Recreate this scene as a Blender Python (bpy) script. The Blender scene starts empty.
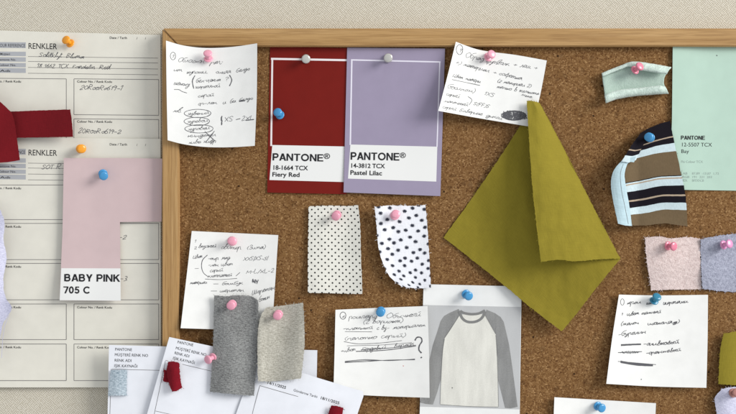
import bpy, math, random
from mathutils import Vector, Matrix, Euler, noise as mnoise
random.seed(7)
scene = bpy.context.scene
COL = scene.collection

# ------------------------------------------------------------------ camera, light, exposure
S = 0.0012            # metres per photo pixel on the cork plane
D = 1.25              # camera distance from the wall
DC = 0.011            # depth of the cork face in front of the wall
cam_d = bpy.data.cameras.new('camera')
cam = bpy.data.objects.new('camera', cam_d); COL.objects.link(cam)
cam.location = (0, -D, 0); cam.rotation_euler = (math.radians(90), 0, 0)
cam_d.sensor_width = 36; cam_d.lens = 36 * (D - DC) / (736 * S)
cam_d.clip_end = 50; cam_d.clip_start = 0.05
scene.camera = cam
w = bpy.data.worlds.new('World'); scene.world = w; w.use_nodes = True
bg = w.node_tree.nodes['Background']
bg.inputs[0].default_value = (0.93, 0.96, 1.0, 1); bg.inputs[1].default_value = 0.66
ld = bpy.data.lights.new('window_light', 'AREA'); ld.shape = 'RECTANGLE'
ld.size = 2.7; ld.size_y = 2.7; ld.energy = 415; ld.color = (1.0, 0.985, 0.96)
lo = bpy.data.objects.new('window_light', ld); COL.objects.link(lo)
lo.location = (5.0, -2.9, 2.2)
lo.rotation_euler = (Vector((0, 0, 0)) - lo.location).to_track_quat('-Z', 'Y').to_euler()
scene.view_settings.view_transform = 'Standard'
scene.view_settings.look = 'None'
scene.view_settings.exposure = 0.0
scene.view_settings.gamma = 1.0
scene.cycles.max_bounces = 6

# ------------------------------------------------------------------ materials
class NT:
    def __init__(self, name, rough=0.7):
        self.m = bpy.data.materials.new(name); self.m.use_nodes = True
        self.t = self.m.node_tree
        self.b = self.t.nodes['Principled BSDF']
        self.b.inputs['Roughness'].default_value = rough
        self.b.inputs['Specular IOR Level'].default_value = 0.3
        self._tc = None
    def n(self, typ, **kw):
        nd = self.t.nodes.new(typ)
        for k, v in kw.items(): setattr(nd, k, v)
        return nd
    def l(self, a, b): self.t.links.new(a, b)
    def co(self, kind='UV'):
        if self._tc is None: self._tc = self.n('ShaderNodeTexCoord')
        return self._tc.outputs[kind]
    def mapping(self, vec, scale=(1, 1, 1), rot=(0, 0, 0), loc=(0, 0, 0)):
        m = self.n('ShaderNodeMapping')
        m.inputs['Scale'].default_value = scale; m.inputs['Rotation'].default_value = rot
        m.inputs['Location'].default_value = loc
        self.l(vec, m.inputs['Vector']); return m.outputs[0]
    def noise(self, vec, scale, detail=3, rough=0.5):
        t = self.n('ShaderNodeTexNoise'); t.inputs['Scale'].default_value = scale
        t.inputs['Detail'].default_value = detail; t.inputs['Roughness'].default_value = rough
        self.l(vec, t.inputs['Vector']); return t.outputs['Fac']
    def voro(self, vec, scale, rnd=1.0, out='Distance', feature='F1', dim='2D'):
        t = self.n('ShaderNodeTexVoronoi', feature=feature, voronoi_dimensions=dim); t.inputs['Scale'].default_value = scale
        t.inputs['Randomness'].default_value = rnd
        self.l(vec, t.inputs['Vector']); return t.outputs[out]
    def ramp(self, fac, stops, interp='LINEAR'):
        r = self.n('ShaderNodeValToRGB'); cr = r.color_ramp; cr.interpolation = interp
        while len(cr.elements) < len(stops): cr.elements.new(0.5)
        for e, (p, c) in zip(cr.elements, stops):
            e.position = p; e.color = (*c, 1)
        self.l(fac, r.inputs[0]); return r.outputs[0]
    def math(self, op, a, b=None, c=None):
        m = self.n('ShaderNodeMath', operation=op)
        for i, v in enumerate((a, b, c)):
            if v is None: continue
            if isinstance(v, (int, float)): m.inputs[i].default_value = v
            else: self.l(v, m.inputs[i])
        return m.outputs[0]
    def mix(self, fac, a, b, blend='MIX'):
        m = self.n('ShaderNodeMix', data_type='RGBA', blend_type=blend)
        for sock, v in ((m.inputs[0], fac), (m.inputs[6], a), (m.inputs[7], b)):
            if isinstance(v, (int, float)): sock.default_value = v
            elif isinstance(v, tuple): sock.default_value = (*v, 1)
            else: self.l(v, sock)
        return m.outputs[2]
    def base(self, v):
        if isinstance(v, tuple): self.b.inputs['Base Color'].default_value = (*v, 1)
        else: self.l(v, self.b.inputs['Base Color'])
    def bump(self, h, strength=0.3, dist=0.001):
        bn = self.n('ShaderNodeBump'); bn.inputs['Strength'].default_value = strength
        bn.inputs['Distance'].default_value = dist
        self.l(h, bn.inputs['Height']); self.l(bn.outputs[0], self.b.inputs['Normal'])

def sc(c, k): return tuple(min(1, x * k) for x in c)

def paper(name, c, rough=0.65, var=0.04):
    t = NT(name, rough); uv = t.co('UV')
    n1 = t.noise(uv, 60, 4)
    t.base(t.ramp(n1, [(0.3, sc(c, 1 - var)), (0.7, sc(c, 1 + var * .4))]))
    n2 = t.noise(uv, 900, 2); n3 = t.noise(uv, 22, 2)
    t.bump(t.math('ADD', t.math('MULTIPLY', n2, 0.06), t.math('MULTIPLY', n3, 1.6)), 0.35, 0.0014)
    return t.m

def weave(name, c, period=0.0011, contrast=0.25, bump=0.5, rough=0.9, slub=0.25, wrinkle=0.5):
    t = NT(name, rough); uv = t.co('UV')
    t.b.inputs['Sheen Weight'].default_value = 0.15
    wx = t.noise(t.mapping(uv, (1 / period, 0.12 / period, 1)), 1, 2)
    wy = t.noise(t.mapping(uv, (0.12 / period, 1 / period, 1)), 1, 2)
    h = t.math('ADD', wx, wy)
    n = t.noise(uv, 45, 4)
    k = t.math('ADD', t.math('MULTIPLY', h, 0.5), t.math('MULTIPLY', n, slub))
    mid = 0.5 + 0.5 * slub
    t.base(t.ramp(k, [(max(0, mid - 0.25), sc(c, 1 - contrast)), (mid + 0.25, sc(c, 1 + contrast))]))
    wr = t.noise(uv, 26, 3)
    t.bump(t.math('ADD', t.math('MULTIPLY', h, 0.25), t.math('MULTIPLY', wr, 4 * wrinkle)), bump, 0.0016)
    return t.m

def heather(name, dark, light, bump=0.6):
    t = NT(name, 0.95); uv = t.co('UV')
    t.b.inputs['Sheen Weight'].default_value = 0.2
    a = t.noise(t.mapping(uv, (260, 900, 1)), 1, 3, 0.7)
    b = t.noise(t.mapping(uv, (900, 420, 1), loc=(3, 1, 0)), 1, 3, 0.7)
    k = t.math('ADD', t.math('MULTIPLY', a, 0.6), t.math('MULTIPLY', b, 0.4))
    big = t.noise(uv, 40, 2)
    k = t.math('ADD', k, t.math('MULTIPLY', t.math('SUBTRACT', big, 0.5), 0.18))
    mid = tuple((p + q) / 2 for p, q in zip(dark, light))
    t.base(t.ramp(k, [(0.38, dark), (0.5, mid), (0.62, light)]))
    t.bump(t.math('ADD', k, t.math('MULTIPLY', big, 2)), bump, 0.0012)
    return t.m

def terry(name, dark, light, size=0.0022):
    t = NT(name, 1.0); uv = t.co('UV')
    t.b.inputs['Sheen Weight'].default_value = 0.4
    v = t.noise(uv, .55 / size, 3, 0.75); n = t.noise(uv, 1.6 / size, 2, 0.7)
    k = t.math('ADD', t.math('MULTIPLY', v, 0.55), t.math('MULTIPLY', n, 0.45))
    t.base(t.ramp(k, [(0.34, dark), (0.62, light)]))
    t.bump(t.math('ADD', k, t.noise(uv, 60, 2)), 0.8, 0.0012)
    return t.m

def flat(name, c, rough=0.6):
    t = NT(name, rough); t.base(c); return t.m

def printed(name, c, rough=0.5, k=.06):
    t = NT(name, rough); n = t.noise(t.mapping(t.co('Object'), (1, 1, .25)), 90, 3)
    f = t.noise(t.co('Object'), 700, 2)
    n = t.math('ADD', t.math('MULTIPLY', n, .65), t.math('MULTIPLY', f, .35))
    t.base(t.ramp(n, [(0.36, sc(c, 1 - k)), (0.64, sc(c, 1 + k))]))
    t.bump(t.noise(t.co('Object'), 26, 2), 0.3, 0.0012)
    return t.m

def make_wall():
    t = NT('woven_wallpaper', 0.85); o = t.co('Object')
    r45 = math.radians(45)
    mp = t.mapping(o, (1, 1, 1), (0, r45, 0))
    sep = t.n('ShaderNodeSeparateXYZ'); t.l(mp, sep.inputs[0])
    wob = t.math('MULTIPLY', t.noise(o, 90, 2), 1.6)
    def threads(ax, per):
        s = t.math('SINE', t.math('ADD', t.math('MULTIPLY', ax, 2 * math.pi / per), wob))
        return t.math('ADD', t.math('MULTIPLY', s, 0.5), 0.5)
    tx = threads(sep.outputs[0], 0.0020); tz = threads(sep.outputs[2], 0.0020)
    cx = t.noise(t.mapping(mp, (190, 1, 320)), 1, 2); cz = t.noise(t.mapping(mp, (320, 1, 190), loc=(7, 0, 3)), 1, 2)
    pick = t.math('GREATER_THAN', t.math('SUBTRACT', cx, cz), 0.0)
    h = t.math('ADD', t.math('MULTIPLY', tx, pick), t.math('MULTIPLY', tz, t.math('SUBTRACT', 1, pick)))
    grain = t.noise(o, 700, 2)
    k = t.math('ADD', t.math('MULTIPLY', h, 0.7), t.math('MULTIPLY', grain, 0.3))
    big = t.noise(o, 5, 3)
    col = t.ramp(k, [(0.12, (.41, .365, .28)), (0.55, (.58, .53, .425)), (0.9, (.74, .70, .61))])
    col = t.mix(0.1, col, t.ramp(big, [(0.35, (.5, .46, .36)), (0.65, (.66, .62, .53))]))
    t.base(col); t.bump(k, 0.5, 0.0006)
    return t.m

def make_cork():
    t = NT('cork', 0.9); o = t.co('Object')
    t.b.inputs['Specular IOR Level'].default_value = 0.12
    wv = t.n('ShaderNodeVectorMath', operation='ADD'); t.l(o, wv.inputs[0])
    nz = t.n('ShaderNodeTexNoise'); nz.inputs['Scale'].default_value = 350
    t.l(o, nz.inputs['Vector'])
    ms = t.n('ShaderNodeVectorMath', operation='SCALE'); t.l(nz.outputs['Color'], ms.inputs[0]); ms.inputs['Scale'].default_value = 0.0007
    t.l(ms.outputs[0], wv.inputs[1]); v = wv.outputs[0]
    cell = t.voro(v, 700, 1, 'Color', dim='3D'); s = t.n('ShaderNodeSeparateColor'); t.l(cell, s.inputs[0])
    col = t.ramp(s.outputs[0], [(0.0, (.095, .040, .013)), (0.10, (.145, .067, .023)), (0.35, (.190, .096, .035)),
                                (0.7, (.225, .118, .044)), (0.92, (.285, .160, .068)), (1.0, (.38, .225, .10))])
    cell2 = t.voro(v, 210, 1, 'Color', dim='3D'); s2 = t.n('ShaderNodeSeparateColor'); t.l(cell2, s2.inputs[0])
    col = t.mix(t.math('MULTIPLY', t.math('GREATER_THAN', s2.outputs[1], 0.965), 0.35), col, (.075, .034, .012))
    col = t.mix(t.math('MULTIPLY', t.math('GREATER_THAN', s2.outputs[0], 0.965), 0.2), col, (.32, .19, .09))
    big = t.noise(o, 9, 4)
    col = t.mix(0.28, col, t.ramp(big, [(0.3, (.72, .70, .66)), (0.7, (1., 1., 1.))]), 'MULTIPLY')
    t.base(col)
    holes = t.voro(t.mapping(o, (1, 1, 1), (math.radians(90), 0, 0)), 15, 1, 'Distance', dim='2D'); big2 = t.noise(o, 4, 2)
    hole = t.math('LESS_THAN', t.math('ADD', holes, t.math('MULTIPLY', t.noise(o, 400, 2), .012)), .025)
    col = t.mix(t.math('MULTIPLY', hole, .85), col, (.02, .009, .004)); t.base(col)
    e = t.math('SUBTRACT', t.voro(v, 700, 1, 'Distance', dim='3D'), t.math('MULTIPLY', hole, -2))
    t.bump(t.math('ADD', t.math('MULTIPLY', e, -1), t.math('MULTIPLY', s.outputs[0], .6)), 0.4, 0.0007)
    return t.m

def make_wood(name, along_x):
    t = NT(name, 0.55); o = t.co('Object')
    m1 = (4, 150, 150) if along_x else (150, 150, 4)
    m2 = (22, 900, 900) if along_x else (900, 900, 22)
    a = t.noise(t.mapping(o, m1), 1, 5, 0.65); b = t.noise(t.mapping(o, m2), 1, 2, 0.6)
    col = t.ramp(a, [(0.28, (.33, .18, .06)), (0.5, (.43, .255, .10)), (0.72, (.51, .32, .14))])
    pores = t.ramp(b, [(0.40, (.55, .47, .40)), (0.52, (1, 1, 1))])
    t.base(t.mix(0.45, col, pores, 'MULTIPLY'))
    t.bump(b, 0.25, 0.0006)
    return t.m

M = dict(
    wall=make_wall(), cork=make_cork(), wood_h=make_wood('oak_horizontal_grain', True), wood_v=make_wood('oak_vertical_grain', False),
    form=paper('cream_form_paper', (.73, .705, .62)), note=paper('white_note_paper', (.83, .827, .80)),
    card=paper('cool_white_card', (.80, .815, .86)), page=paper('printout_paper', (.80, .805, .79)),
    red_card=paper('red_card_stock', (.172, .0105, .007), .5, .05), lilac=paper('lilac_card_stock', (.312, .270, .375), .5, .03),
    mint=paper('mint_card_stock', (.43, .585, .49), .6, .03), pink_card=paper('pale_pink_card_stock', (.60, .46, .46), .6, .03),
    label=flat('white_label_print', (.78, .78, .76), .5), line=flat('white_line_print', (.80, .74, .74), .5),
    lline=flat('pale_lilac_line_print', (.74, .71, .80), .5),
    ink=flat('black_ink', (.095, .095, .105), .5), greyink=flat('grey_ink', (.10, .10, .115), .5), print_=flat('black_print', (.012, .012, .014), .5),
    rule=flat('grey_rule_print', (.16, .15, .15), .6), field=flat('blue_grey_field_print', (.40, .41, .43), .6), faint=flat('faint_print', (.30, .38, .34), .6),
    redink=flat('red_ink', (.6, .03, .03), .5),
    olive=weave('olive_cotton', (.243, .194, .022), 0.0011, .10, .45), red_fab=weave('crimson_cotton', (.150, .006, .010), 0.0009, .14, .5, slub=.15, wrinkle=.5),
    dark_red=weave('dark_red_cotton', (.17, .005, .012), 0.0009, .25, .6),
    grey_knit=heather('charcoal_heather_knit', (.10, .10, .10), (.33, .335, .325)), beige_knit=heather('oat_heather_knit', (.27, .255, .21), (.56, .54, .47)),
    blue_knit=heather('pale_blue_knit', (.20, .27, .32), (.62, .70, .76)),
    terry_pink=terry('pink_terry', (.47, .36, .34), (.76, .64, .61)), terry_blue=terry('blue_grey_terry', (.18, .19, .255), (.44, .455, .55)),
    lav_knit=heather('lavender_jersey', (.46, .46, .60), (.70, .70, .84)), mint_knit=terry('mint_rib_knit', (.39, .51, .44), (.48, .60, .525), .0014), mint_rev=terry('mint_knit_reverse', (.36, .46, .40), (.66, .77, .70), .0024),
    trim=weave('pale_blue_rib_trim', (.47, .62, .67), .0014, .12, .5), thread=flat('loose_thread', (.62, .60, .55), .9),
    shirt_bg=printed('photo_backdrop_print', (.50, .505, .505), .5, .03), shirt_body=printed('photo_cream_print', (.68, .67, .61), .5, .10),
    shirt_grey=printed('photo_grey_print', (.25, .25, .245), .5, .16), shirt_collar=printed('photo_dark_grey_print', (.20, .20, .195)), shirt_dark=printed('photo_seam_print', (.17, .17, .165)),
    steel=flat('needle_steel', (.6, .6, .6), .3),
)
M['steel'].node_tree.nodes['Principled BSDF'].inputs['Metallic'].default_value = 1

def plastic(name, c, rough=0.22, sss=0.25):
    t = NT(name, rough); t.b.inputs['Specular IOR Level'].default_value = 0.5
    t.b.inputs['Subsurface Weight'].default_value = sss
    t.b.inputs['Subsurface Radius'].default_value = (.003, .003, .003)
    n = t.noise(t.co('Object'), 120, 2)
    t.base(t.ramp(n, [(0.3, sc(c, .92)), (0.7, sc(c, 1.05))]))
    return t.m
PL = dict(pink=plastic('pink_plastic', (.80, .36, .46)), rose=plastic('rose_plastic', (.72, .22, .31)), magenta=plastic('orchid_plastic', (.72, .30, .52)),
          blue=plastic('blue_plastic', (.06, .30, .58)), teal=plastic('teal_plastic', (.03, .22, .35)), orange=plastic('orange_plastic', (.85, .34, .02)),
          clear=plastic('pearl_plastic', (.62, .61, .57), .16), brown=plastic('dusty_rose_plastic', (.42, .20, .17)))

PL['clear'].node_tree.nodes['Principled BSDF'].inputs['Metallic'].default_value = .45

def dots_mat(name, base, dot, cell, rnd, r0, r1, rot):
    t = NT(name, 0.9); uv = t.co('UV')
    d = t.voro(t.mapping(uv, (1, 1, 1), (0, 0, rot)), 1 / cell, rnd)
    if rnd > 0: d = t.math('ADD', d, t.math('MULTIPLY', t.math('SUBTRACT', t.noise(uv, 1100, 2), .5), .30))
    h = t.math('ADD', t.noise(t.mapping(uv, (900, 120, 1)), 1, 2), t.noise(t.mapping(uv, (120, 900, 1)), 1, 2))
    b = t.ramp(h, [(0.7, sc(base, .9)), (1.2, base)])
    t.base(t.mix(t.ramp(d, [(r0, (0, 0, 0)), (r1, (1, 1, 1))]), dot, b))
    t.bump(t.math('ADD', t.math('MULTIPLY', h, .35), t.math('MULTIPLY', t.noise(uv, 30, 2), 4)), .4, .0012)
    return t.m
M['polka'] = dots_mat('polka_dot_cotton', (.71, .70, .635), (.03, .03, .03), 4.75 * S, 0.0, .16, .21, math.radians(45))
M['star'] = dots_mat('star_dot_cotton', (.78, .79, .83), (.03, .033, .05), 7.4 * S, 0.4, .16, .29, .5)

def stripes_mat():
    t = NT('striped_jersey', 0.85); uv = t.co('UV')
    sep = t.n('ShaderNodeSeparateXYZ'); t.l(uv, sep.inputs[0])
    v = t.math('DIVIDE', sep.outputs[1], 105 * S)
    v = t.math('ADD', v, t.math('MULTIPLY', t.math('SUBTRACT', t.noise(uv, 120, 2), .5), .008))
    v = t.math('SUBTRACT', v, t.math('MULTIPLY', t.math('SUBTRACT', 1, t.math('DIVIDE', sep.outputs[0], 56 * S)), .05))
    K = (.008, .006, .010); T = (.42, .33, .24); W = (.56, .67, .70); B = (.150, .105, .058)
    col = t.ramp(v, [(0, K), (.122, T), (.134, K), (.185, W), (.26, B), (.478, K), (.488, W), (.50, T), (.508, W), (.571, K), (.656, T), (.668, K), (.73, W), (.796, B)], 'CONSTANT')
    h = t.noise(t.mapping(uv, (900, 250, 1)), 1, 2)
    t.base(t.mix(.35, col, t.ramp(h, [(.3, (.6, .6, .6)), (.7, (1, 1, 1))]), 'MULTIPLY'))
    t.bump(t.math('MULTIPLY', t.noise(uv, 24, 2), 4), .4, .0012)
    return t.m
M['stripes'] = stripes_mat()
for k_ in ('stripes', 'polka', 'star', 'olive', 'red_fab', 'dark_red', 'grey_knit', 'beige_knit', 'terry_pink', 'terry_blue', 'lav_knit', 'red_card'):
    M[k_].node_tree.nodes['Principled BSDF'].inputs['Specular IOR Level'].default_value = .12
for k_ in ('red_fab', 'dark_red', 'olive'):
    M[k_].node_tree.nodes['Principled BSDF'].inputs['Sheen Weight'].default_value = .05

# ------------------------------------------------------------------ geometry helpers
def P(px, py, d):                      # a point d metres in front of the wall, seen at photo pixel (px, py)
    k = S * (D - d) / (D - DC)
    return Vector(((px - 368) * k, -d, (207 - py) * k))

WL = {}
def tag(o, label=None, cat=None, group=None, kind=None):
    if label: o['label'] = label
    if cat: o['category'] = cat
    if group: o['group'] = group
    if kind: o['kind'] = kind
    return o

def link(name, verts, faces, mat, parent=None, uvs=None, smooth=False):
    org = Vector((0, 0, 0))
    if verts:
        lo_ = [min(v[i] for v in verts) for i in range(3)]; hi_ = [max(v[i] for v in verts) for i in range(3)]
        org = Vector([(a + b) / 2 for a, b in zip(lo_, hi_)])
    me = bpy.data.meshes.new(name)
    me.from_pydata([tuple(Vector(v) - org) for v in verts], [], faces)
    mats = mat if isinstance(mat, list) else [mat]
    for m in mats: me.materials.append(m)
    if uvs:
        ul = me.uv_layers.new(name='UVMap')
        for lp in me.loops: ul.data[lp.index].uv = uvs[lp.vertex_index]
    if smooth:
        for p in me.polygons: p.use_smooth = True
    me.update()
    o = bpy.data.objects.new(name, me); COL.objects.link(o); o.location = org
    WL[o] = org
    if parent is not None:
        o.parent = parent; o.matrix_parent_inverse = Matrix.Translation(-WL[parent])
    return o

def box(x0, x1, y0, y1, z0, z1, bevel=0.0):
    if bevel <= 0:
        v = [(x, y, z) for x in (x0, x1) for y in (y0, y1) for z in (z0, z1)]
        return v, [(0, 1, 3, 2), (4, 6, 7, 5), (0, 4, 5, 1), (2, 3, 7, 6), (0, 2, 6, 4), (1, 5, 7, 3)]
    import bmesh
    bm = bmesh.new(); bmesh.ops.create_cube(bm, size=1)
    for q in bm.verts:
        q.co = Vector(((x0 + x1) / 2 + q.co.x * (x1 - x0), (y0 + y1) / 2 + q.co.y * (y1 - y0), (z0 + z1) / 2 + q.co.z * (z1 - z0)))
    bmesh.ops.bevel(bm, geom=bm.edges[:], offset=bevel, segments=2, affect='EDGES')
    bm.verts.index_update()
    v = [tuple(q.co) for q in bm.verts]; f = [tuple(q.index for q in g.verts) for g in bm.faces]; bm.free()
    return v, f

def polyline(pts, smooth):
    pts = [Vector((p[0], p[1])) for p in pts]
    if smooth and len(pts) > 2:
        out = []; n = len(pts)
        for i in range(n - 1):
            p0, p1, p2, p3 = pts[max(i - 1, 0)], pts[i], pts[i + 1], pts[min(i + 2, n - 1)]
            for k in range(6):
                t = k / 6
                out.append(0.5 * ((2 * p1) + (-p0 + p2) * t + (2 * p0 - 5 * p1 + 4 * p2 - p3) * t * t + (-p0 + 3 * p1 - 3 * p2 + p3) * t ** 3))
        out.append(pts[-1]); pts = out
    L = [0]
    for a, b in zip(pts, pts[1:]): L.append(L[-1] + (b - a).length)
    def f(t):
        s = t * L[-1]
        for i in range(len(pts) - 1):
            if s <= L[i + 1] or i == len(pts) - 2:
                seg = L[i + 1] - L[i]
                return pts[i].lerp(pts[i + 1], 0 if seg == 0 else (s - L[i]) / seg)
    return f

class MB:
    def __init__(self): self.v = []; self.f = []; self.uv = []
    def add(self, v, f, uv=None):
        o = len(self.v); self.v += v; self.f += [tuple(i + o for i in q) for q in f]
        self.uv += uv if uv else [(0, 0)] * len(v)
    def build(self, name, mat, parent=None, smooth=True):
        return link(name, self.v, self.f, mat, parent, self.uv, smooth)

def patch(mb, top, right, bottom, left, dep, n=(24, 24), thick=0.0003, fray=0.0, smooth=True, threads=0, uvrot=False, thick_noise=0.0):
    T, R, B, L = (polyline(e, smooth) for e in (top, right, bottom, left))
    nu, nv = n
    c00, c10, c01, c11 = T(0), T(1), B(0), B(1)
    g = [[None] * (nv + 1) for _ in range(nu + 1)]
    wpx = (T(1) - T(0)).length / 2 + (B(1) - B(0)).length / 2; hpx = (L(1) - L(0)).length / 2 + (R(1) - R(0)).length / 2
    for i in range(nu + 1):
        u = i / nu; tu, bu = T(u), B(u)
        for j in range(nv + 1):
            v = j / nv
            p = (1 - v) * tu + v * bu + (1 - u) * L(v) + u * R(v) - ((1 - u) * (1 - v) * c00 + u * (1 - v) * c10 + (1 - u) * v * c01 + u * v * c11)
            if fray and (i in (0, nu) or j in (0, nv)):
                p = p + Vector((random.uniform(-fray, fray), random.uniform(-fray, fray)))
            g[i][j] = p
    vs, uv = [], []
    for side in (0, 1):
        for i in range(nu + 1):
            for j in range(nv + 1):
                p = g[i][j]
                d = dep(p.x, p.y) + (random.gauss(0, thick_noise) if thick_noise else 0)
                vs.append(P(p.x, p.y, d - side * thick))
                uv.append((j / nv * hpx * S, i / nu * wpx * S) if uvrot else (i / nu * wpx * S, j / nv * hpx * S))
    N = (nu + 1) * (nv + 1); idx = lambda i, j, s: s * N + i * (nv + 1) + j
    fs = []
    for i in range(nu):
        for j in range(nv):
            fs.append((idx(i, j, 0), idx(i, j + 1, 0), idx(i + 1, j + 1, 0), idx(i + 1, j, 0)))
            fs.append((idx(i, j, 1), idx(i + 1, j, 1), idx(i + 1, j + 1, 1), idx(i, j + 1, 1)))
    ring = [(i, 0) for i in range(nu)] + [(nu, j) for j in range(nv)] + [(i, nv) for i in range(nu, 0, -1)] + [(0, j) for j in range(nv, 0, -1)]
    b0 = len(vs)                                    # the cut edge has its own vertices so that it stays crisp
    for i, j in ring:
        for s_ in (0, 1): vs.append(vs[idx(i, j, s_)]); uv.append(uv[idx(i, j, s_)])
    m = len(ring)
    for k in range(m):
        q = (k + 1) % m; fs.append((b0 + 2 * k, b0 + 2 * q, b0 + 2 * q + 1, b0 + 2 * k + 1))
    mb.add(vs, fs, uv)
    for _ in range(threads):                        # loose yarn ends along the cut edges
        e = random.choice((T, B, L, R)); t = random.random(); a = e(t)
        cen = (c00 + c10 + c01 + c11) / 4; out = (a - cen).normalized()
        ang = random.uniform(-.9, .9); c_, s_ = math.cos(ang), math.sin(ang)
        dr = Vector((out.x * c_ - out.y * s_, out.x * s_ + out.y * c_)); ln = random.uniform(.8, 2.6)
        strip(mb, [a - dr * .4, a + dr * ln * .5, a + dr * ln + Vector((random.uniform(-.5, .5), random.uniform(-.5, .5)))], .22, lambda x, y: dep(x, y) - .0001)

def strip(mb, pts, wd, dep):
    pts = [Vector((p[0], p[1])) for p in pts]
    vs, fs = [], []
    for i, p in enumerate(pts):
        a = pts[max(i - 1, 0)]; b = pts[min(i + 1, len(pts) - 1)]
        t = (b - a); t = t.normalized() if t.length > 1e-6 else Vector((1, 0))
        nrm = Vector((-t.y, t.x)) * (wd[i] if isinstance(wd, list) else wd) * .5
        for q in (p + nrm, p - nrm): vs.append(P(q.x, q.y, dep(q.x, q.y)))
        if i: k = 2 * i; fs.append((k - 2, k - 1, k + 1, k))
    mb.add(vs, fs)

def quad_edges(tl, tr, br, bl): return [tl, tr], [tr, br], [bl, br], [tl, bl]

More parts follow.
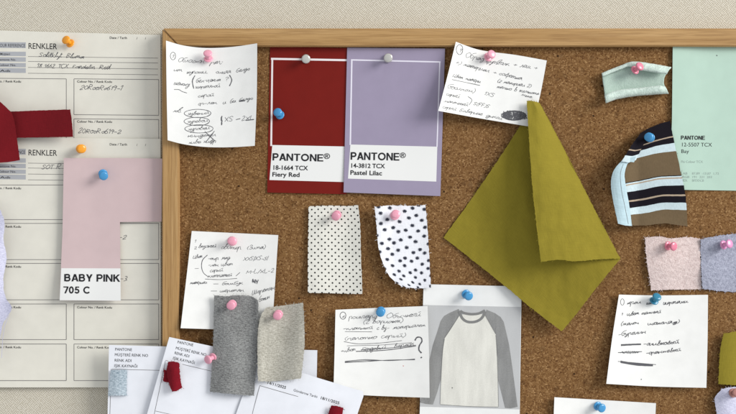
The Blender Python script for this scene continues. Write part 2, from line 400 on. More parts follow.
# ------------------------------------------------------------------ handwriting
G = {
 'а': (.95, [[(.7, .9), (.3, 1), (0, .5), (.25, 0), (.65, .5), (.7, 1), (.7, .3), (.95, 0)]]),
 'б': (.8, [[(.85, 2), (.3, 1.7), (0, .8), (.2, 0), (.6, .2), (.6, .8), (.2, .9)]]),
 'в': (.8, [[(0, 0), (.3, 1), (.5, 1.9), (.3, 2), (.2, 1), (.15, 0), (.6, .1), (.6, .7), (.25, .85), (.8, .7)]]),
 'г': (.7, [[(0, .8), (.2, 1), (.45, .9), (.3, .1), (.5, 0), (.7, .3)]]),
 'д': (.8, [[(.65, .9), (.3, 1), (0, .5), (.2, 0), (.6, .5), (.65, 1), (.6, -.6), (.3, -1), (.1, -.7), (.8, .2)]]),
 'е': (.68, [[(0, .4), (.5, .6), (.5, .95), (.2, .95), (.05, .4), (.25, 0), (.68, .3)]]),
 'ж': (1.1, [[(0, .9), (.3, .5), (0, .1)], [(.45, 1), (.45, 0)], [(.95, .9), (.55, .5), (1, .1)]]),
 'з': (.7, [[(0, .8), (.3, 1), (.5, .75), (.2, .5), (.5, .2), (.4, -.7), (.1, -.9), (.1, -.5), (.7, .2)]]),
 'и': (.85, [[(0, 1), (0, .3), (.2, 0), (.5, .5), (.55, 1), (.55, .3), (.75, 0), (.85, .2)]]),
 'й': (.85, [[(0, 1), (0, .3), (.2, 0), (.5, .5), (.55, 1), (.55, .3), (.75, 0), (.85, .2)], [(.15, 1.5), (.35, 1.35), (.6, 1.6)]]),
 'к': (.7, [[(0, 1), (0, 0)], [(.55, 1), (.1, .5), (.35, .4), (.7, 0)]]),
 'л': (.7, [[(-.05, .05), (.12, .1), (.4, 1), (.5, .3), (.7, 0)]]),
 'м': (1., [[(-.05, .05), (.12, .1), (.3, 1), (.45, .1), (.7, 1), (.8, .2), (1, 0)]]),
 'н': (.75, [[(0, 1), (0, 0)], [(0, .5), (.5, .5)], [(.5, 1), (.5, .2), (.75, .0)]]),
 'о': (.65, [[(.3, 1), (0, .5), (.25, 0), (.55, .5), (.3, 1), (.65, .85)]]),
 'п': (.68, [[(0, 1), (0, 0), (.05, .6), (.35, 1), (.45, .6), (.45, .2), (.68, 0)]]),
 'р': (.7, [[(0, 1), (0, -1), (.02, .5), (.35, 1), (.5, .6), (.45, .1), (.7, .1)]]),
 'с': (.6, [[(.5, .85), (.25, 1), (0, .5), (.2, 0), (.6, .25)]]),
 'т': (.92, [[(0, 1), (0, 0), (.1, .8), (.3, 1), (.35, 0), (.45, .8), (.65, 1), (.7, .2), (.92, 0)]]),
 'у': (.68, [[(0, 1), (.1, .4), (.35, .4), (.5, 1), (.4, -.6), (.1, -1), (.1, -.5), (.68, .2)]]),
 'ф': (.85, [[(.45, 1.7), (.38, -.9)], [(.4, .9), (.05, .8), (.05, .1), (.4, .1), (.75, .2), (.75, .8), (.4, .9)]]),
 'х': (.65, [[(0, 1), (.55, 0)], [(.55, 1), (0, 0)]]),
 'ц': (.9, [[(0, 1), (0, .3), (.2, 0), (.5, .5), (.55, 1), (.55, .2), (.7, 0), (.75, -.4)]]),
 'ч': (.75, [[(0, 1), (.1, .5), (.45, .5), (.5, 1), (.5, .2), (.75, 0)]]),
 'ш': (1., [[(0, 1), (.05, .1), (.3, .1), (.35, 1), (.4, .1), (.65, .1), (.7, 1), (.75, .2), (1, 0)]]),
 'ы': (.9, [[(0, 1), (.05, .1), (.4, .05), (.4, .5), (.05, .5)], [(.65, 1), (.65, .2), (.88, 0)]]),
 'ь': (.5, [[(0, 1), (.05, .1), (.4, .05), (.4, .5), (.05, .5)]]),
 'ю': (.85, [[(0, 1), (0, 0)], [(0, .5), (.25, .5)], [(.5, 1), (.25, .5), (.5, 0), (.75, .5), (.5, 1)]]),
 'я': (.7, [[(0, .0), (.2, .4), (.5, .5), (.15, .6), (.15, 1), (.5, 1), (.5, .2), (.7, 0)]]),
 'О': (1.1, [[(.6, 1.9), (.1, 1.3), (.1, .4), (.5, 0), (1, .6), (.9, 1.6), (.5, 1.9)]]),
 'Б': (1., [[(.9, 1.9), (.15, 1.9)], [(.3, 1.9), (.1, 0), (.6, 0), (.8, .5), (.6, .9), (.2, .95)]]),
 'Ц': (1., [[(0, 1.9), (0, .4), (.2, 0), (.7, .4)], [(.7, 1.9), (.7, .1), (.9, 0), (.9, -.4)]]),
 'Ш': (1.3, [[(0, 1.8), (.05, .1), (.4, .1), (.5, 1.8), (.55, .1), (.9, .1), (1, 1.8), (1.05, .1), (1.3, .1)]]),
 'З': (.85, [[(0, 1.6), (.35, 1.9), (.65, 1.5), (.3, 1), (.75, .5), (.4, 0), (0, .3)]]),
 'X': (1, [[(0, 1.8), (.85, 0)], [(.85, 1.8), (0, 0)]]), 'S': (.85, [[(.7, 1.6), (.35, 1.8), (.05, 1.4), (.6, .6), (.4, 0), (0, .2)]]),
 'L': (.8, [[(.1, 1.8), (.05, .05), (.7, .1)]]), 'M': (1.2, [[(0, 0), (.15, 1.8), (.5, .5), (.9, 1.8), (1, 0)]]), 'F': (.8, [[(.05, 0), (.1, 1.8), (.7, 1.8)], [(.1, 1), (.5, 1)]]),
 'T': (.9, [[(.45, 0), (.45, 1.8)], [(0, 1.8), (.9, 1.75)]]), 'C': (.9, [[(.75, 1.6), (.35, 1.8), (0, .9), (.35, 0), (.8, .3)]]), 'R': (1, [[(.05, 0), (.1, 1.8)], [(.1, 1.8), (.65, 1.6), (.6, 1), (.1, .9), (.8, 0)]]),
 'B': (.9, [[(.05, 0), (.1, 1.8), (.65, 1.5), (.15, 1), (.75, .5), (.05, 0)]]), 'A': (1, [[(0, 0), (.45, 1.8), (.9, 0)], [(.15, .7), (.75, .7)]]), 'E': (.8, [[(.7, 1.8), (.1, 1.7), (.1, .9), (.55, .95), (.1, .85), (.1, 0), (.75, .1)]]), 'O': (1, [[(.5, 1.8), (.05, .9), (.5, 0), (.95, .9), (.5, 1.8)]]),
 'K': (.9, [[(.05, 0), (.1, 1.8)], [(.75, 1.7), (.1, .9), (.85, 0)]]), 'D': (1, [[(.1, 0), (.1, 1.8), (.85, 1.2), (.75, .3), (.05, 0)]]),
 'l': (.45, [[(0, .1), (.35, 1.6), (.2, 1.9), (.1, .3), (.45, .1)]]), 'i': (.4, [[(.1, 1), (.1, .2), (.4, 0)], [(.15, 1.5), (.2, 1.6)]]), 't': (.5, [[(.2, 1.7), (.15, .2), (.5, .1)], [(0, 1.1), (.45, 1.15)]]),
 'f': (.5, [[(.5, 1.8), (.25, 1.7), (.15, -.6)], [(0, .9), (.45, 1)]]), 'k': (.7, [[(.05, 1.9), (.05, 0)], [(.5, 1), (.1, .5), (.65, 0)]]), 'u': (.8, [[(0, 1), (.05, .2), (.3, 0), (.55, 1), (.6, .2), (.8, .1)]]),
 'n': (.7, [[(0, 1), (0, 0), (.1, .7), (.4, 1), (.45, .1), (.7, .1)]]), 'd': (.8, [[(.55, .9), (.2, 1), (0, .4), (.25, 0), (.55, .7), (.65, 1.9), (.6, .2), (.8, .1)]]), 'm': (1.05, [[(0, 1), (0, 0), (.1, .8), (.35, 1), (.38, 0), (.48, .8), (.75, 1), (.8, .1), (1.05, .1)]]), 's': (.55, [[(.45, .9), (.15, .9), (.4, .3), (.05, .05)]]),
 '0': (.8, [[(.4, 1.7), (.05, .9), (.35, 0), (.7, .9), (.4, 1.7)]]), '1': (.5, [[(0, 1.2), (.3, 1.7), (.25, 0)]]), '2': (.8, [[(.05, 1.3), (.4, 1.7), (.6, 1.2), (.05, 0), (.7, .1)]]), '3': (.75, [[(.05, 1.5), (.4, 1.7), (.55, 1.2), (.25, .9), (.6, .4), (.05, 0)]]),
 '6': (.75, [[(.6, 1.7), (.1, .8), (.2, 0), (.6, .3), (.4, .9), (.1, .6)]]), '8': (.75, [[(.5, 1.5), (.1, 1.4), (.6, .4), (.3, 0), (.05, .4), (.6, 1.4), (.35, 1.7)]]), '9': (.75, [[(.55, 1.4), (.2, 1.7), (.05, 1.1), (.5, 1.1), (.55, 1.5), (.4, 0)]]),
 '(': (.5, [[(.4, 2), (.05, .8), (.35, -.4)]]), ')': (.5, [[(.05, 2), (.4, .8), (.0, -.4)]]), '-': (.7, [[(0, .6), (.6, .65)]]), '—': (1.3, [[(0, .6), (1.2, .65)]]), '+': (.8, [[(.35, 1.1), (.35, .1)], [(0, .6), (.7, .6)]]),
 '.': (.35, [[(.05, 0), (.15, .12)]]), ',': (.35, [[(.15, .1), (.05, -.3)]]), ':': (.4, [[(.1, .9), (.2, 1)], [(.05, .1), (.15, .2)]]), '/': (.6, [[(.5, 2), (0, -.2)]]), '|': (.4, [[(.2, 2), (.1, -.3)]]), '?': (.75, [[(.05, 1.4), (.3, 1.9), (.6, 1.4), (.25, .8), (.25, .5)], [(.22, .05), (.3, .15)]]), ' ': (.7, []),
 'o': (.65, [[(.3, 1), (0, .5), (.25, 0), (.55, .5), (.3, 1), (.65, .85)]]), 'a': (.9, [[(.65, .9), (.3, 1), (0, .5), (.25, 0), (.6, .5), (.65, 1), (.65, .3), (.9, 0)]]), 'e': (.68, [[(0, .4), (.5, .6), (.5, .95), (.2, .95), (.05, .4), (.25, 0), (.68, .3)]]), 'y': (.68, [[(0, 1), (.1, .4), (.35, .4), (.5, 1), (.4, -.6), (.1, -1), (.68, .2)]]), 'r': (.6, [[(0, 1), (.05, 0), (.1, .7), (.35, 1), (.55, .9)]]),
}
class Pen:
    def __init__(self, dep, wd=.37): self.mb = MB(); self.dep = dep; self.wd = wd; self.i = 0
    def stroke(self, pts, wd=None, smooth=True, press=True):
        wd = wd or self.wd; self.i += 1
        pts = [Vector((p[0], p[1])) for p in pts]
        if smooth and len(pts) > 2:
            f = polyline(pts, True); n = max(8, len(pts) * 4); pts = [f(k / n) for k in range(n + 1)]
        elif len(pts) == 2:
            n = max(1, int((pts[1] - pts[0]).length / 6)); pts = [pts[0].lerp(pts[1], k / n) for k in range(n + 1)]
        e = .00012 + (self.i % 40) * 3e-6
        w_ = [wd * (random.uniform(.75, 1.15) if press else 1) for _ in pts]
        strip(self.mb, pts, w_, lambda x, y: self.dep(x, y) + e)
    def write(self, text, x0, y0, x1, y1, h, slant=.28, wd=None):
        tot = sum(G[c][0] for c in text); a = Vector((x0, y0)); b = Vector((x1, y1)); ux = (b - a) / tot
        dr = (b - a).normalized(); up = Vector((dr.y, -dr.x)); k = 0; run = []
        tilt = random.uniform(-.05, .12)
        for c in text:
            wgl, sts = G[c]; hh = .9 * h * random.uniform(.72, 1.08); dy = random.uniform(-.2, .2); sl = slant + tilt + random.uniform(-.06, .06)
            paths = []
            for s in sts:
                pts = []
                for x, y in s:
                    jx, jy = random.uniform(-.07, .07), random.uniform(-.09, .09)
                    pts.append(a + ux * (k + x + jx) + dr * (sl * y * h) + up * ((y + jy + dy * .5) * hh))
                paths.append(pts)
            low = c.isalpha() and c.islower()
            if low and paths and random.random() < .85: run += paths[0]; paths = paths[1:]
            else:
                if run: self.stroke(run, wd)
                run = []
            for q in paths: self.stroke(q, wd)
            k += wgl
        if run: self.stroke(run, wd)
    def ring(self, cx, cy, rx, ry, wd=None, a0=0.3, turns=1.08):
        n = 18
        self.stroke([(cx + rx * math.cos(a0 + k / n * turns * 6.283) * (1 + .03 * math.sin(k)), cy + ry * math.sin(a0 + k / n * turns * 6.283)) for k in range(n + 1)], wd)
    def scribble(self, x0, y0, x1, y1, h, n, wd=.8):
        pts = []
        for k in range(n):
            t = k / (n - 1); s = math.sin(math.pi * min(1, max(0, t))) ** .5 if n > 14 else 1
            pts.append((x0 + (x1 - x0) * t + random.uniform(-1, 1) * h * .5, y0 + (y1 - y0) * t + (1 if k % 2 else -1) * h * s * random.uniform(.6, 1)))
        self.stroke(pts, wd, smooth=False)
    def rect(self, x0, y0, x1, y1, wd=.45, sl=0.0):
        q = [(x0, y0), (x1, y0 + sl * (x1 - x0)), (x1, y1 + sl * (x1 - x0)), (x0, y1)]
        for a, b in zip(q, q[1:] + q[:1]): self.stroke([a, b], wd, False, False)
    def build(self, name, mat, parent): return self.mb.build(name, mat, parent, False)

_fc = bpy.data.curves.new('type_source', 'FONT'); _fo = bpy.data.objects.new('type_source', _fc); COL.objects.link(_fo)
def type_(mb, text, x0, y0, x1, y1, cap, dep, bold=0.0, eps=.00014):
    """printed lettering, baseline from (x0,y0) to (x1,y1), cap height in photo pixels"""
    _fc.body = text; _fc.offset = bold; _fc.resolution_u = 3
    dg = bpy.context.evaluated_depsgraph_get(); dg.update()
    me = bpy.data.meshes.new_from_object(_fo.evaluated_get(dg))
    wmax = max(v.co.x for v in me.vertices)
    a = Vector((x0, y0)); b = Vector((x1, y1)); dr = (b - a).normalized(); up = Vector((dr.y, -dr.x))
    sx = (b - a).length / wmax; sy = cap / .729
    vs = []
    for v in me.vertices:
        q = a + dr * (v.co.x * sx) + up * (v.co.y * sy); vs.append(P(q.x, q.y, dep(q.x, q.y) + eps))
    mb.add(vs, [tuple(p.vertices) for p in me.polygons]); bpy.data.meshes.remove(me)

def arc(cx, cy, rx, ry, a0, a1, n=14): return [(cx + rx * math.cos(math.radians(a0 + (a1 - a0) * k / n)), cy + ry * math.sin(math.radians(a0 + (a1 - a0) * k / n))) for k in range(n + 1)]
t_ = .2
def bar(x0, y0, x1, y1): return ('q', [(x0, y0), (x1, y0), (x1, y1), (x0, y1)])
BOLD = {
 'P': (.72, [bar(0, 0, .2, 1), ('s', [(.19, .91), (.42, .91)] + arc(.42, .68, .205, .23, 90, -90) + [(.42, .45), (.19, .45)])]),
 'A': (.78, [('q', [(0, 0), (.21, 0), (.5, 1), (.29, 1)]), ('q', [(.82, 0), (.61, 0), (.31, 1), (.52, 1)]), bar(.2, .22, .62, .385)]),
 'N': (.8, [bar(0, 0, .19, 1), bar(.6, 0, .79, 1), ('q', [(.0, 1), (.2, 1), (.79, 0), (.59, 0)])]),
 'T': (.76, [bar(.275, 0, .475, .84), bar(0, .835, .75, 1)]),
 'O': (.98, [('s', arc(.48, .5, .385, .415, 0, 360, 40))]),
 'E': (.72, [bar(0, 0, .2, 1), bar(.19, .835, .7, 1), bar(.19, .43, .65, .59), bar(.19, 0, .72, .165)]),
 'B': (.76, [bar(0, 0, .2, 1), ('s', [(.19, .915), (.42, .915)] + arc(.42, .735, .175, .18, 90, -90) + [(.42, .53), (.19, .53)]), ('s', [(.19, .53), (.43, .53)] + arc(.43, .31, .21, .225, 90, -90) + [(.43, .085), (.19, .085)])]),
 'Y': (.76, [bar(.28, 0, .48, .42), ('q', [(0, 1), (.22, 1), (.48, .4), (.28, .36)]), ('q', [(.76, 1), (.54, 1), (.28, .4), (.48, .36)])]),
 'I': (.2, [bar(0, 0, .2, 1)]),
 'K': (.78, [bar(0, 0, .2, 1), ('q', [(.52, 1), (.77, 1), (.2, .36), (.18, .6)]), ('q', [(.8, 0), (.56, 0), (.26, .53), (.41, .66)])]),
 '7': (.6, [bar(0, .83, .62, .985), ('q', [(.42, .84), (.62, .84), (.32, 0), (.12, 0)])]),
 '0': (.62, [('s', arc(.3, .49, .215, .41, 0, 360, 36))]),
 '5': (.62, [bar(.1, .83, .57, .985), ('q', [(.1, .9), (.27, .9), (.2, .45), (.03, .45)]), ('s', [(.1, .5), (.18, .56)] + arc(.3, .325, .215, .245, 95, -100) + [(.14, .14), (.05, .22)])]),
 'C': (.9, [('s', arc(.47, .5, .375, .415, 42, 318, 30))]), ' ': (.3, []),
}
def bold_type(mb, text, x0, y0, x1, y1, cap, dep, eps=.0003):
    gap = .075; tot = sum(BOLD[c][0] + gap for c in text) - gap
    a = Vector((x0, y0)); b = Vector((x1, y1)); dr = (b - a).normalized(); up = Vector((dr.y, -dr.x)); sx = (b - a).length / tot; k = 0
    f = lambda x, y: a + dr * ((k + x) * sx) + up * (y * cap)
    for c in text:
        for i, (kind, pts) in enumerate(BOLD[c][1]):
            q = [f(*p_) for p_ in pts]; e = lambda x, y: dep(x, y) + eps + i * 8e-6
            if kind == 'q': mb.add([P(p_.x, p_.y, e(p_.x, p_.y)) for p_ in q], [(0, 1, 2, 3)])
            else: strip(mb, q, .192 * (cap + sx) / 2, e)
        k += BOLD[c][0] + gap

def poly_sheet(name, mat, parent, quad, dep, eps, n=(10, 10)):
    mb = MB(); patch(mb, *quad_edges(*quad), lambda x, y: dep(x, y) + eps, n, thick=eps * .5, smooth=False)
    return mb.build(name, mat, parent)

def const(d): return lambda x, y: d
def sm(a, b, x):
    t = max(0, min(1, (x - a) / (b - a))); return t * t * (3 - 2 * t)

# ------------------------------------------------------------------ the setting
v, f = box(-1.3, 1.3, 0, 0.05, -.9, .9)
tag(link('wall', v, f, M['wall']), kind='structure')

# cork board
def board():
    root = bpy.data.objects.new('cork_board', None); COL.objects.link(root)
    x0, x1 = P(162, 0, .02).x, .72; z1, z0 = P(0, 28.3, .02).z, -.46
    root.location = ((x0 + x1) / 2, 0, z0); WL[root] = Vector(root.location)
    tag(root, 'framed brown cork pin board with a pale oak frame, hung on the woven wall', 'pin board')
    wd = .0198; fd = .020
    v, f = box(x0 + wd - .002, x1 - wd + .002, -DC, -.002, z0 + wd - .002, z1 - wd + .002); link('cork_panel', v, f, M['cork'], root)
    wt = .0213; g = .0003
    def rail(pts, m):
        import bmesh
        bm = bmesh.new()
        vs = [[bm.verts.new((x, y, z)) for x, z in pts] for y in (-fd, -.001)]
        bm.faces.new(vs[0]); bm.faces.new(vs[1][::-1])
        for k in range(4): q = (k + 1) % 4; bm.faces.new((vs[0][k], vs[1][k], vs[1][q], vs[0][q]))
        bmesh.ops.recalc_face_normals(bm, faces=bm.faces[:])
        bmesh.ops.bevel(bm, geom=bm.edges[:], offset=.0011, segments=2, affect='EDGES'); bm.verts.index_update()
        v = [tuple(q.co) for q in bm.verts]; f = [tuple(q.index for q in fc.verts) for fc in bm.faces]; bm.free()
        link('frame_rail', v, f, m, root)
    rail([(x0 + g, z1), (x1 - g, z1), (x1 - wd - g, z1 - wt), (x0 + wd + g, z1 - wt)], M['wood_h'])
    rail([(x0 + g, z0), (x0 + wd + g, z0 + wt), (x1 - wd - g, z0 + wt), (x1 - g, z0)], M['wood_h'])
    rail([(x0, z1 - g), (x0 + wd, z1 - wt - g), (x0 + wd, z0 + wt + g), (x0, z0 + g)], M['wood_v'])
    rail([(x1, z1 - g), (x1, z0 + g), (x1 - wd, z0 + wt + g), (x1 - wd, z1 - wt - g)], M['wood_v'])
board()

# ------------------------------------------------------------------ printed forms on the wall
def form(dy, dep, label, top, bottom, rows, hand):
    mb = MB(); patch(mb, *quad_edges((-14, top[0]), (160.5, top[1]), (160.8, bottom), (-15, bottom)), dep, (20, 30), smooth=False)
    o = tag(mb.build('colour_form', M['form']), label, 'form', 'printed colour forms beside the board')
    fm = MB()
    sl = .009
    for y0, y1 in ((42, 47.8), (51.5, 55.8), (57, 61.4), (62.8, 66.9), (67.9, 72.6)):
        patch(fm, *quad_edges((-8, y0 + dy), (25.8, y0 + dy + .3), (25.8, y1 + dy + .3), (-8, y1 + dy)), lambda x, y: dep(x, y) + .0001, (4, 2), .00005, smooth=False)
    fm.build('field_block', M['field'], o)
    pen = Pen(dep, .42)
    for y in (56.5, 61.4, 67.4, 73.2): pen.stroke([(28, y + dy), (158, y + dy + 1.6)], .4, False, False)
    for ry0, ry1 in rows:
        pen.rect(-8, ry0, 66.3, ry1, .5, sl if dy == 0 else 0); pen.rect(74, ry0 + (.6 if dy == 0 else 0), 158.7, ry1 + (.6 if dy == 0 else 0), .5, sl if dy == 0 else 0)
    pen.build('ruled_lines', M['rule'], o)
    t = MB()
    type_(t, 'COLOUR REFERENCE', -7, 46.8 + dy, 25, 47.2 + dy, 3.4, dep, .0)
    t.build('field_text', M['print_'], o, False); t = MB()
    type_(t, 'RENKLER', 28, 48.7 + dy, 57, 49.2 + dy, 6, dep, .004)
    t.build('heading_text', M['print_'], o, False); t = MB()
    for s, y in (('Müşteri', 55), ('Pantone No.', 60.6), ('Colour No.', 66), ('Adı', 71.8)):
        type_(t, s, -2 if len(s) > 8 else 0, y + dy, 16 if len(s) > 8 else 10, y + dy + .1, 2.3, dep, .01)
    t.build('field_text', M['print_'], o, False); t = MB()
    type_(t, 'Date / Tarih', 109.5, 38.8 + dy, 127, 39 + dy, 2.4, dep, .008)
    type_(t, '/', 136.5, 39.4 + dy, 137.5, 39.4 + dy, 2.4, dep); type_(t, '/', 145, 39.5 + dy, 146, 39.5 + dy, 2.4, dep)
    t.build('date_text', M['print_'], o, False)
    for ry0, _ in rows:
        t = MB(); type_(t, 'Colour No. / Renk Kodu', -14 if dy else -14, ry0 + 4, 21, ry0 + 4.3, 2.3, dep, .012); t.build('box_caption', M['print_'], o, False)
        t = MB(); type_(t, 'Colour No. / Renk Kodu', 77, ry0 + 4.3, 112, ry0 + 4.6, 2.3, dep, .012); t.build('box_caption', M['print_'], o, False)
    for a in hand: hp = Pen(dep, .5); hp.write(*a); hp.build('handwriting', M['ink'], o)
    return o
d1 = lambda x, y: .0012 + .0008 * ((x - 70) / 90) ** 2
d2 = lambda x, y: .0032 + .0012 * ((x - 80) / 90) ** 2 + .002 * sm(360, 388, y)
form(0, d1, 'cream printed form pinned by the upper orange pin, headed by two lines of handwriting', (30, 35), 180, [(78.2, 114), (118.2, 153)],
     [('Solitklyt', 39, 56.5, 62, 57.5, 2.9), ('Bluma', 66, 57.5, 84, 58.4, 2.7), ('18 1662 TCX', 37, 67.5, 68, 68.2, 2.6), ('Fandelin', 72, 68.3, 95, 68.8, 2.6), ('Red', 99, 69, 110, 69.2, 3.3),
      ('20RooRo619-1', 79.5, 89.6, 122, 90.4, 3.2), ('20RooRo619-2', 78, 133, 121, 133.6, 3.2)])
form(106.6, d2, 'cream printed form of empty boxes overlapping the other form, lower edge bare on the wall', (137.2, 138.8), 387.4, [(185, 219.6), (223.4, 259.6), (263.4, 299.8), (304, 339.6), (344, 380.6)],
     [('SOT', 41.5, 169, 53, 169, 2.9), ('R', 56, 169, 61, 169, 3.4), ('20RooRo619-2', 82, 238.5, 126, 239, 3.1), ('20RooRo619-3', 82, 281, 127, 281, 3.2)])

# ------------------------------------------------------------------ colour cards
def sheet(name, mat, edges, dep, label, cat, group=None, n=(24, 24), thick=.0003, **kw):
    mb = MB(); patch(mb, *edges, dep, n, thick, **kw)
    return tag(mb.build(name, mat), label, cat, group)

CARDS = 'printed colour cards'
# red card
dr = lambda x, y: DC + .0008 + .0012 * sm(150, 196, y)
o = sheet('colour_card', M['red_card'], quad_edges((270, 46.5), (349, 48), (346.5, 194.2), (267.2, 192.5)), dr, 'deep red colour card with a white label, partly behind the lilac card', 'colour card', CARDS, thick=.0005, smooth=False)
poly_sheet('label_strip', M['label'], o, ((272.3, 145), (344.6, 146.5), (343.6, 182), (269.5, 180)), dr, .0001)
p = Pen(dr); p.stroke([(271, 58.8), (348, 60.2)], 2, False, False); p.stroke([(272.3, 59.8), (271.2, 146)], 1.8, False, False); p.build('border_line', M['line'], o)
t = MB(); bold_type(t, 'PANTONE', 272.5, 160.4, 323.3, 161.5, 7.2, dr); type_(t, '®', 323.6, 158.8, 330, 159, 5.6, dr, .01, .0003)
type_(t, '18-1664 TCX', 272.3, 169.6, 308, 170.2, 4.5, dr, .02, .0003); type_(t, 'Fiery Red', 272, 176.4, 299.6, 176.9, 4.5, dr, .02, .0003); t.build('printed_text', M['print_'], o, False)
# lilac card
dl = lambda x, y: DC + .0022 + .0022 * sm(150, 197, y) + .001 * sm(400, 445, x)
o = sheet('colour_card', M['lilac'], quad_edges((347.2, 47.6), (445, 48.6), (440.4, 196.1), (343.6, 192.4)), dl, 'lilac colour card with a white label, overlapping the deep red card', 'colour card', CARDS, thick=.0005, smooth=False)
poly_sheet('label_strip', M['label'], o, ((350.4, 144.5), (437.3, 146.7), (436.3, 181.6), (348, 178.6)), dl, .0001)
p = Pen(dl); p.stroke([(351, 59.9), (440.6, 62)], 1.4, False, False); p.stroke([(351.8, 60.5), (350.3, 145)], 1.5, False, False); p.stroke([(439.8, 62), (437, 147)], 1.2, False, False); p.build('border_line', M['lline'], o)
t = MB(); bold_type(t, 'PANTONE', 350.6, 159.7, 399.4, 160.6, 7.6, dl); type_(t, '®', 399.7, 157.8, 405.8, 158, 5.4, dl, .01, .0003)
type_(t, '14-3812 TCX', 350.2, 167.6, 385, 168.2, 4.5, dl, .02, .0003); type_(t, 'Pastel Lilac', 350, 174.6, 382, 175.3, 4.6, dl, .02, .0003); t.build('printed_text', M['print_'], o, False)
# mint card
dm = lambda x, y: DC + .0012 + .003 * sm(720, 664, x)
o = sheet('colour_card', M['mint'], ([(672.8, 43), (768, 43.3)], [(768, 43.3), (768, 191.2)], [(669, 189.6), (768, 191.2)], [(672.8, 43), (672, 120), (669, 189.6)]), dm, 'mint green colour card half covered by the striped fabric', 'colour card', CARDS, thick=.0005, smooth=False)
t = MB(); bold_type(t, 'PANTONE', 681, 139.6, 705, 139.8, 4, dm)
type_(t, '12-5507 TCX', 681, 146.4, 712, 146.6, 4, dm, .0); type_(t, 'Bay', 681, 153, 689, 153, 3.8, dm, .0); t.build('printed_text', M['print_'], o, False)
t = MB(); type_(t, 'Fhi Colour TCX', 681, 162.8, 703, 162.9, 2.5, dm)
for k, (a, b) in enumerate((('LAB', '87.89  -13.87  1.72'), ('sRGB', '191  221  203'), ('HEX', 'BFDDCB'))):
    type_(t, a, 681, 174.4 + 3.5 * k, 689.5 if k == 1 else 687.5, 174.5 + 3.5 * k, 2.3, dm, .012); type_(t, b, 692, 174.5 + 3.5 * k, (719, 712, 704)[k], 174.6 + 3.5 * k, 2.3, dm)
t.build('fine_print', M['faint'], o, False)
p = Pen(dm); p.stroke([(716.5, 55), (717.2, 56)], .9, False); p.build('ink_speck', M['ink'], o)

# pale pink strip card with side flap, on the lower form
def dpk(x, y):
    d = .0075 + .004 * sm(250, 302, y) + .0022 * sm(100, 60, x)
    return d
mb = MB()
patch(mb, [(63.8, 158), (120, 158)], [(120, 158), (120, 222), (120.7, 300.8)], [(59.6, 300.3), (120.7, 300.8)], [(63.8, 158), (62.5, 230), (59.6, 300.3)], dpk, (12, 40), .0005, smooth=False)
patch(mb, *quad_edges((120, 158), (162.2, 158.6), (161.5, 221.6), (120, 222)), dpk, (10, 16), .0005, smooth=False)
o = tag(mb.build('colour_card', M['pink_card']), 'pale pink colour card with a side flap, hung by a blue pin', 'colour card', CARDS)
poly_sheet('label_strip', M['label'], o, ((61.3, 268.2), (120.45, 268.4), (120.7, 300.7), (59.65, 300.2)), dpk, .0001)
t = MB(); bold_type(t, 'BABY PINK', 64.2, 281.3, 120, 281.8, 7.3, dpk); bold_type(t, '705 C', 63.4, 293.3, 90.5, 293.6, 7, dpk); t.build('printed_text', M['print_'], o, False)

# ------------------------------------------------------------------ handwritten notes
NOTES = 'handwritten paper notes'
# 1
def dn1(x, y):
    u = (x - 211) / 45; v = (y - 42) / 104
    return .0212 + .0075 * u * u * (1.1 - .5 * v) + .003 * v
o = sheet('paper_note', M['note'], ([(166, 40.6), (184, 45.6), (206, 47.9), (233, 46.8), (257.2, 43.3)], [(257.2, 43.3), (256.8, 95), (254.8, 145.8)], [(167.6, 140.2), (184, 144.3), (206, 147), (232, 147.2), (254.8, 145.8)], [(166, 40.6), (166.6, 90), (167.6, 140.2)]), dn1,
          'white note with three ringed words, overlapping the frame corner', 'note', NOTES, n=(30, 30))
p = Pen(dn1)
p.ring(173, 56, 2.6, 3.8, .5); p.write('1', 172, 58, 174, 58, 2.2)
for a in (('Обласкон', 177.5, 61.5, 204, 63.6, 3.0), ('рт:', 210.5, 64.2, 223, 64, 3.1), ('ит', 173.5, 71, 182, 71.5, 2.6), ('купаши,', 187, 73.5, 208, 73.2, 2.6), ('синяя', 216, 73.3, 231, 73, 2.5), ('белую', 236, 72.4, 250, 69.8, 2.7),
          ('нежну', 174, 84.4, 189, 86.5, 2.8), ('бел-ценит', 196, 82.6, 221, 80.8, 2.6), ('?', 225, 81, 229, 80.6, 2.8), ('шерстяной', 195.5, 88.4, 220, 87, 2.3), ('серой', 198, 97.3, 214, 96, 2.5), ('ср-лен', 198, 105, 217, 103.8, 2.4), ('и', 223, 104, 226, 103.6, 2.4), ('бел', 230, 102.8, 236, 102.4, 2.5), ('белую', 239, 101.6, 253, 99.2, 2.2),
          ('лоб.', 173, 112, 181.5, 112.4, 2.7), ('хувений', 188, 115.4, 209, 113.8, 2.3), ('хуревал', 187.5, 123, 208, 121.8, 2.3), ('хуровеи', 188, 130.5, 210, 129, 2.3), ('ницдекол', 188, 137.3, 216, 136, 2.3), ('хиве хифр', 188.5, 143.6, 216, 142.4, 2.3),
          ('XS', 224.5, 121.6, 233, 120.8, 2.9), ('2XL', 241.5, 120.8, 253.5, 119.4, 3.1)): p.write(*a)
p.stroke([(195, 75.5), (192.4, 81), (193.8, 88.5)], .9); p.stroke([(229.5, 75), (231.8, 80), (229.5, 86)], .9)
p.stroke([(174, 89.5), (179, 89.6), (182, 91.4), (187, 93)], .5)
for cx, cy, rx in ((197.8, 113.4, 13.2), (197, 121.4, 12.6), (199.2, 128.8, 14)): p.ring(cx, cy, rx, 4.1, .5)
p.stroke([(205, 131.5), (215, 141)], .7); p.stroke([(214.5, 131), (206, 142)], .7)
p.stroke([(236, 119.6), (240.3, 118.6)], .7); p.scribble(221.6, 116.5, 221.8, 124.5, .9, 12, 1.1); p.stroke([(239, 101.3), (245, 100.6)], 1.2)
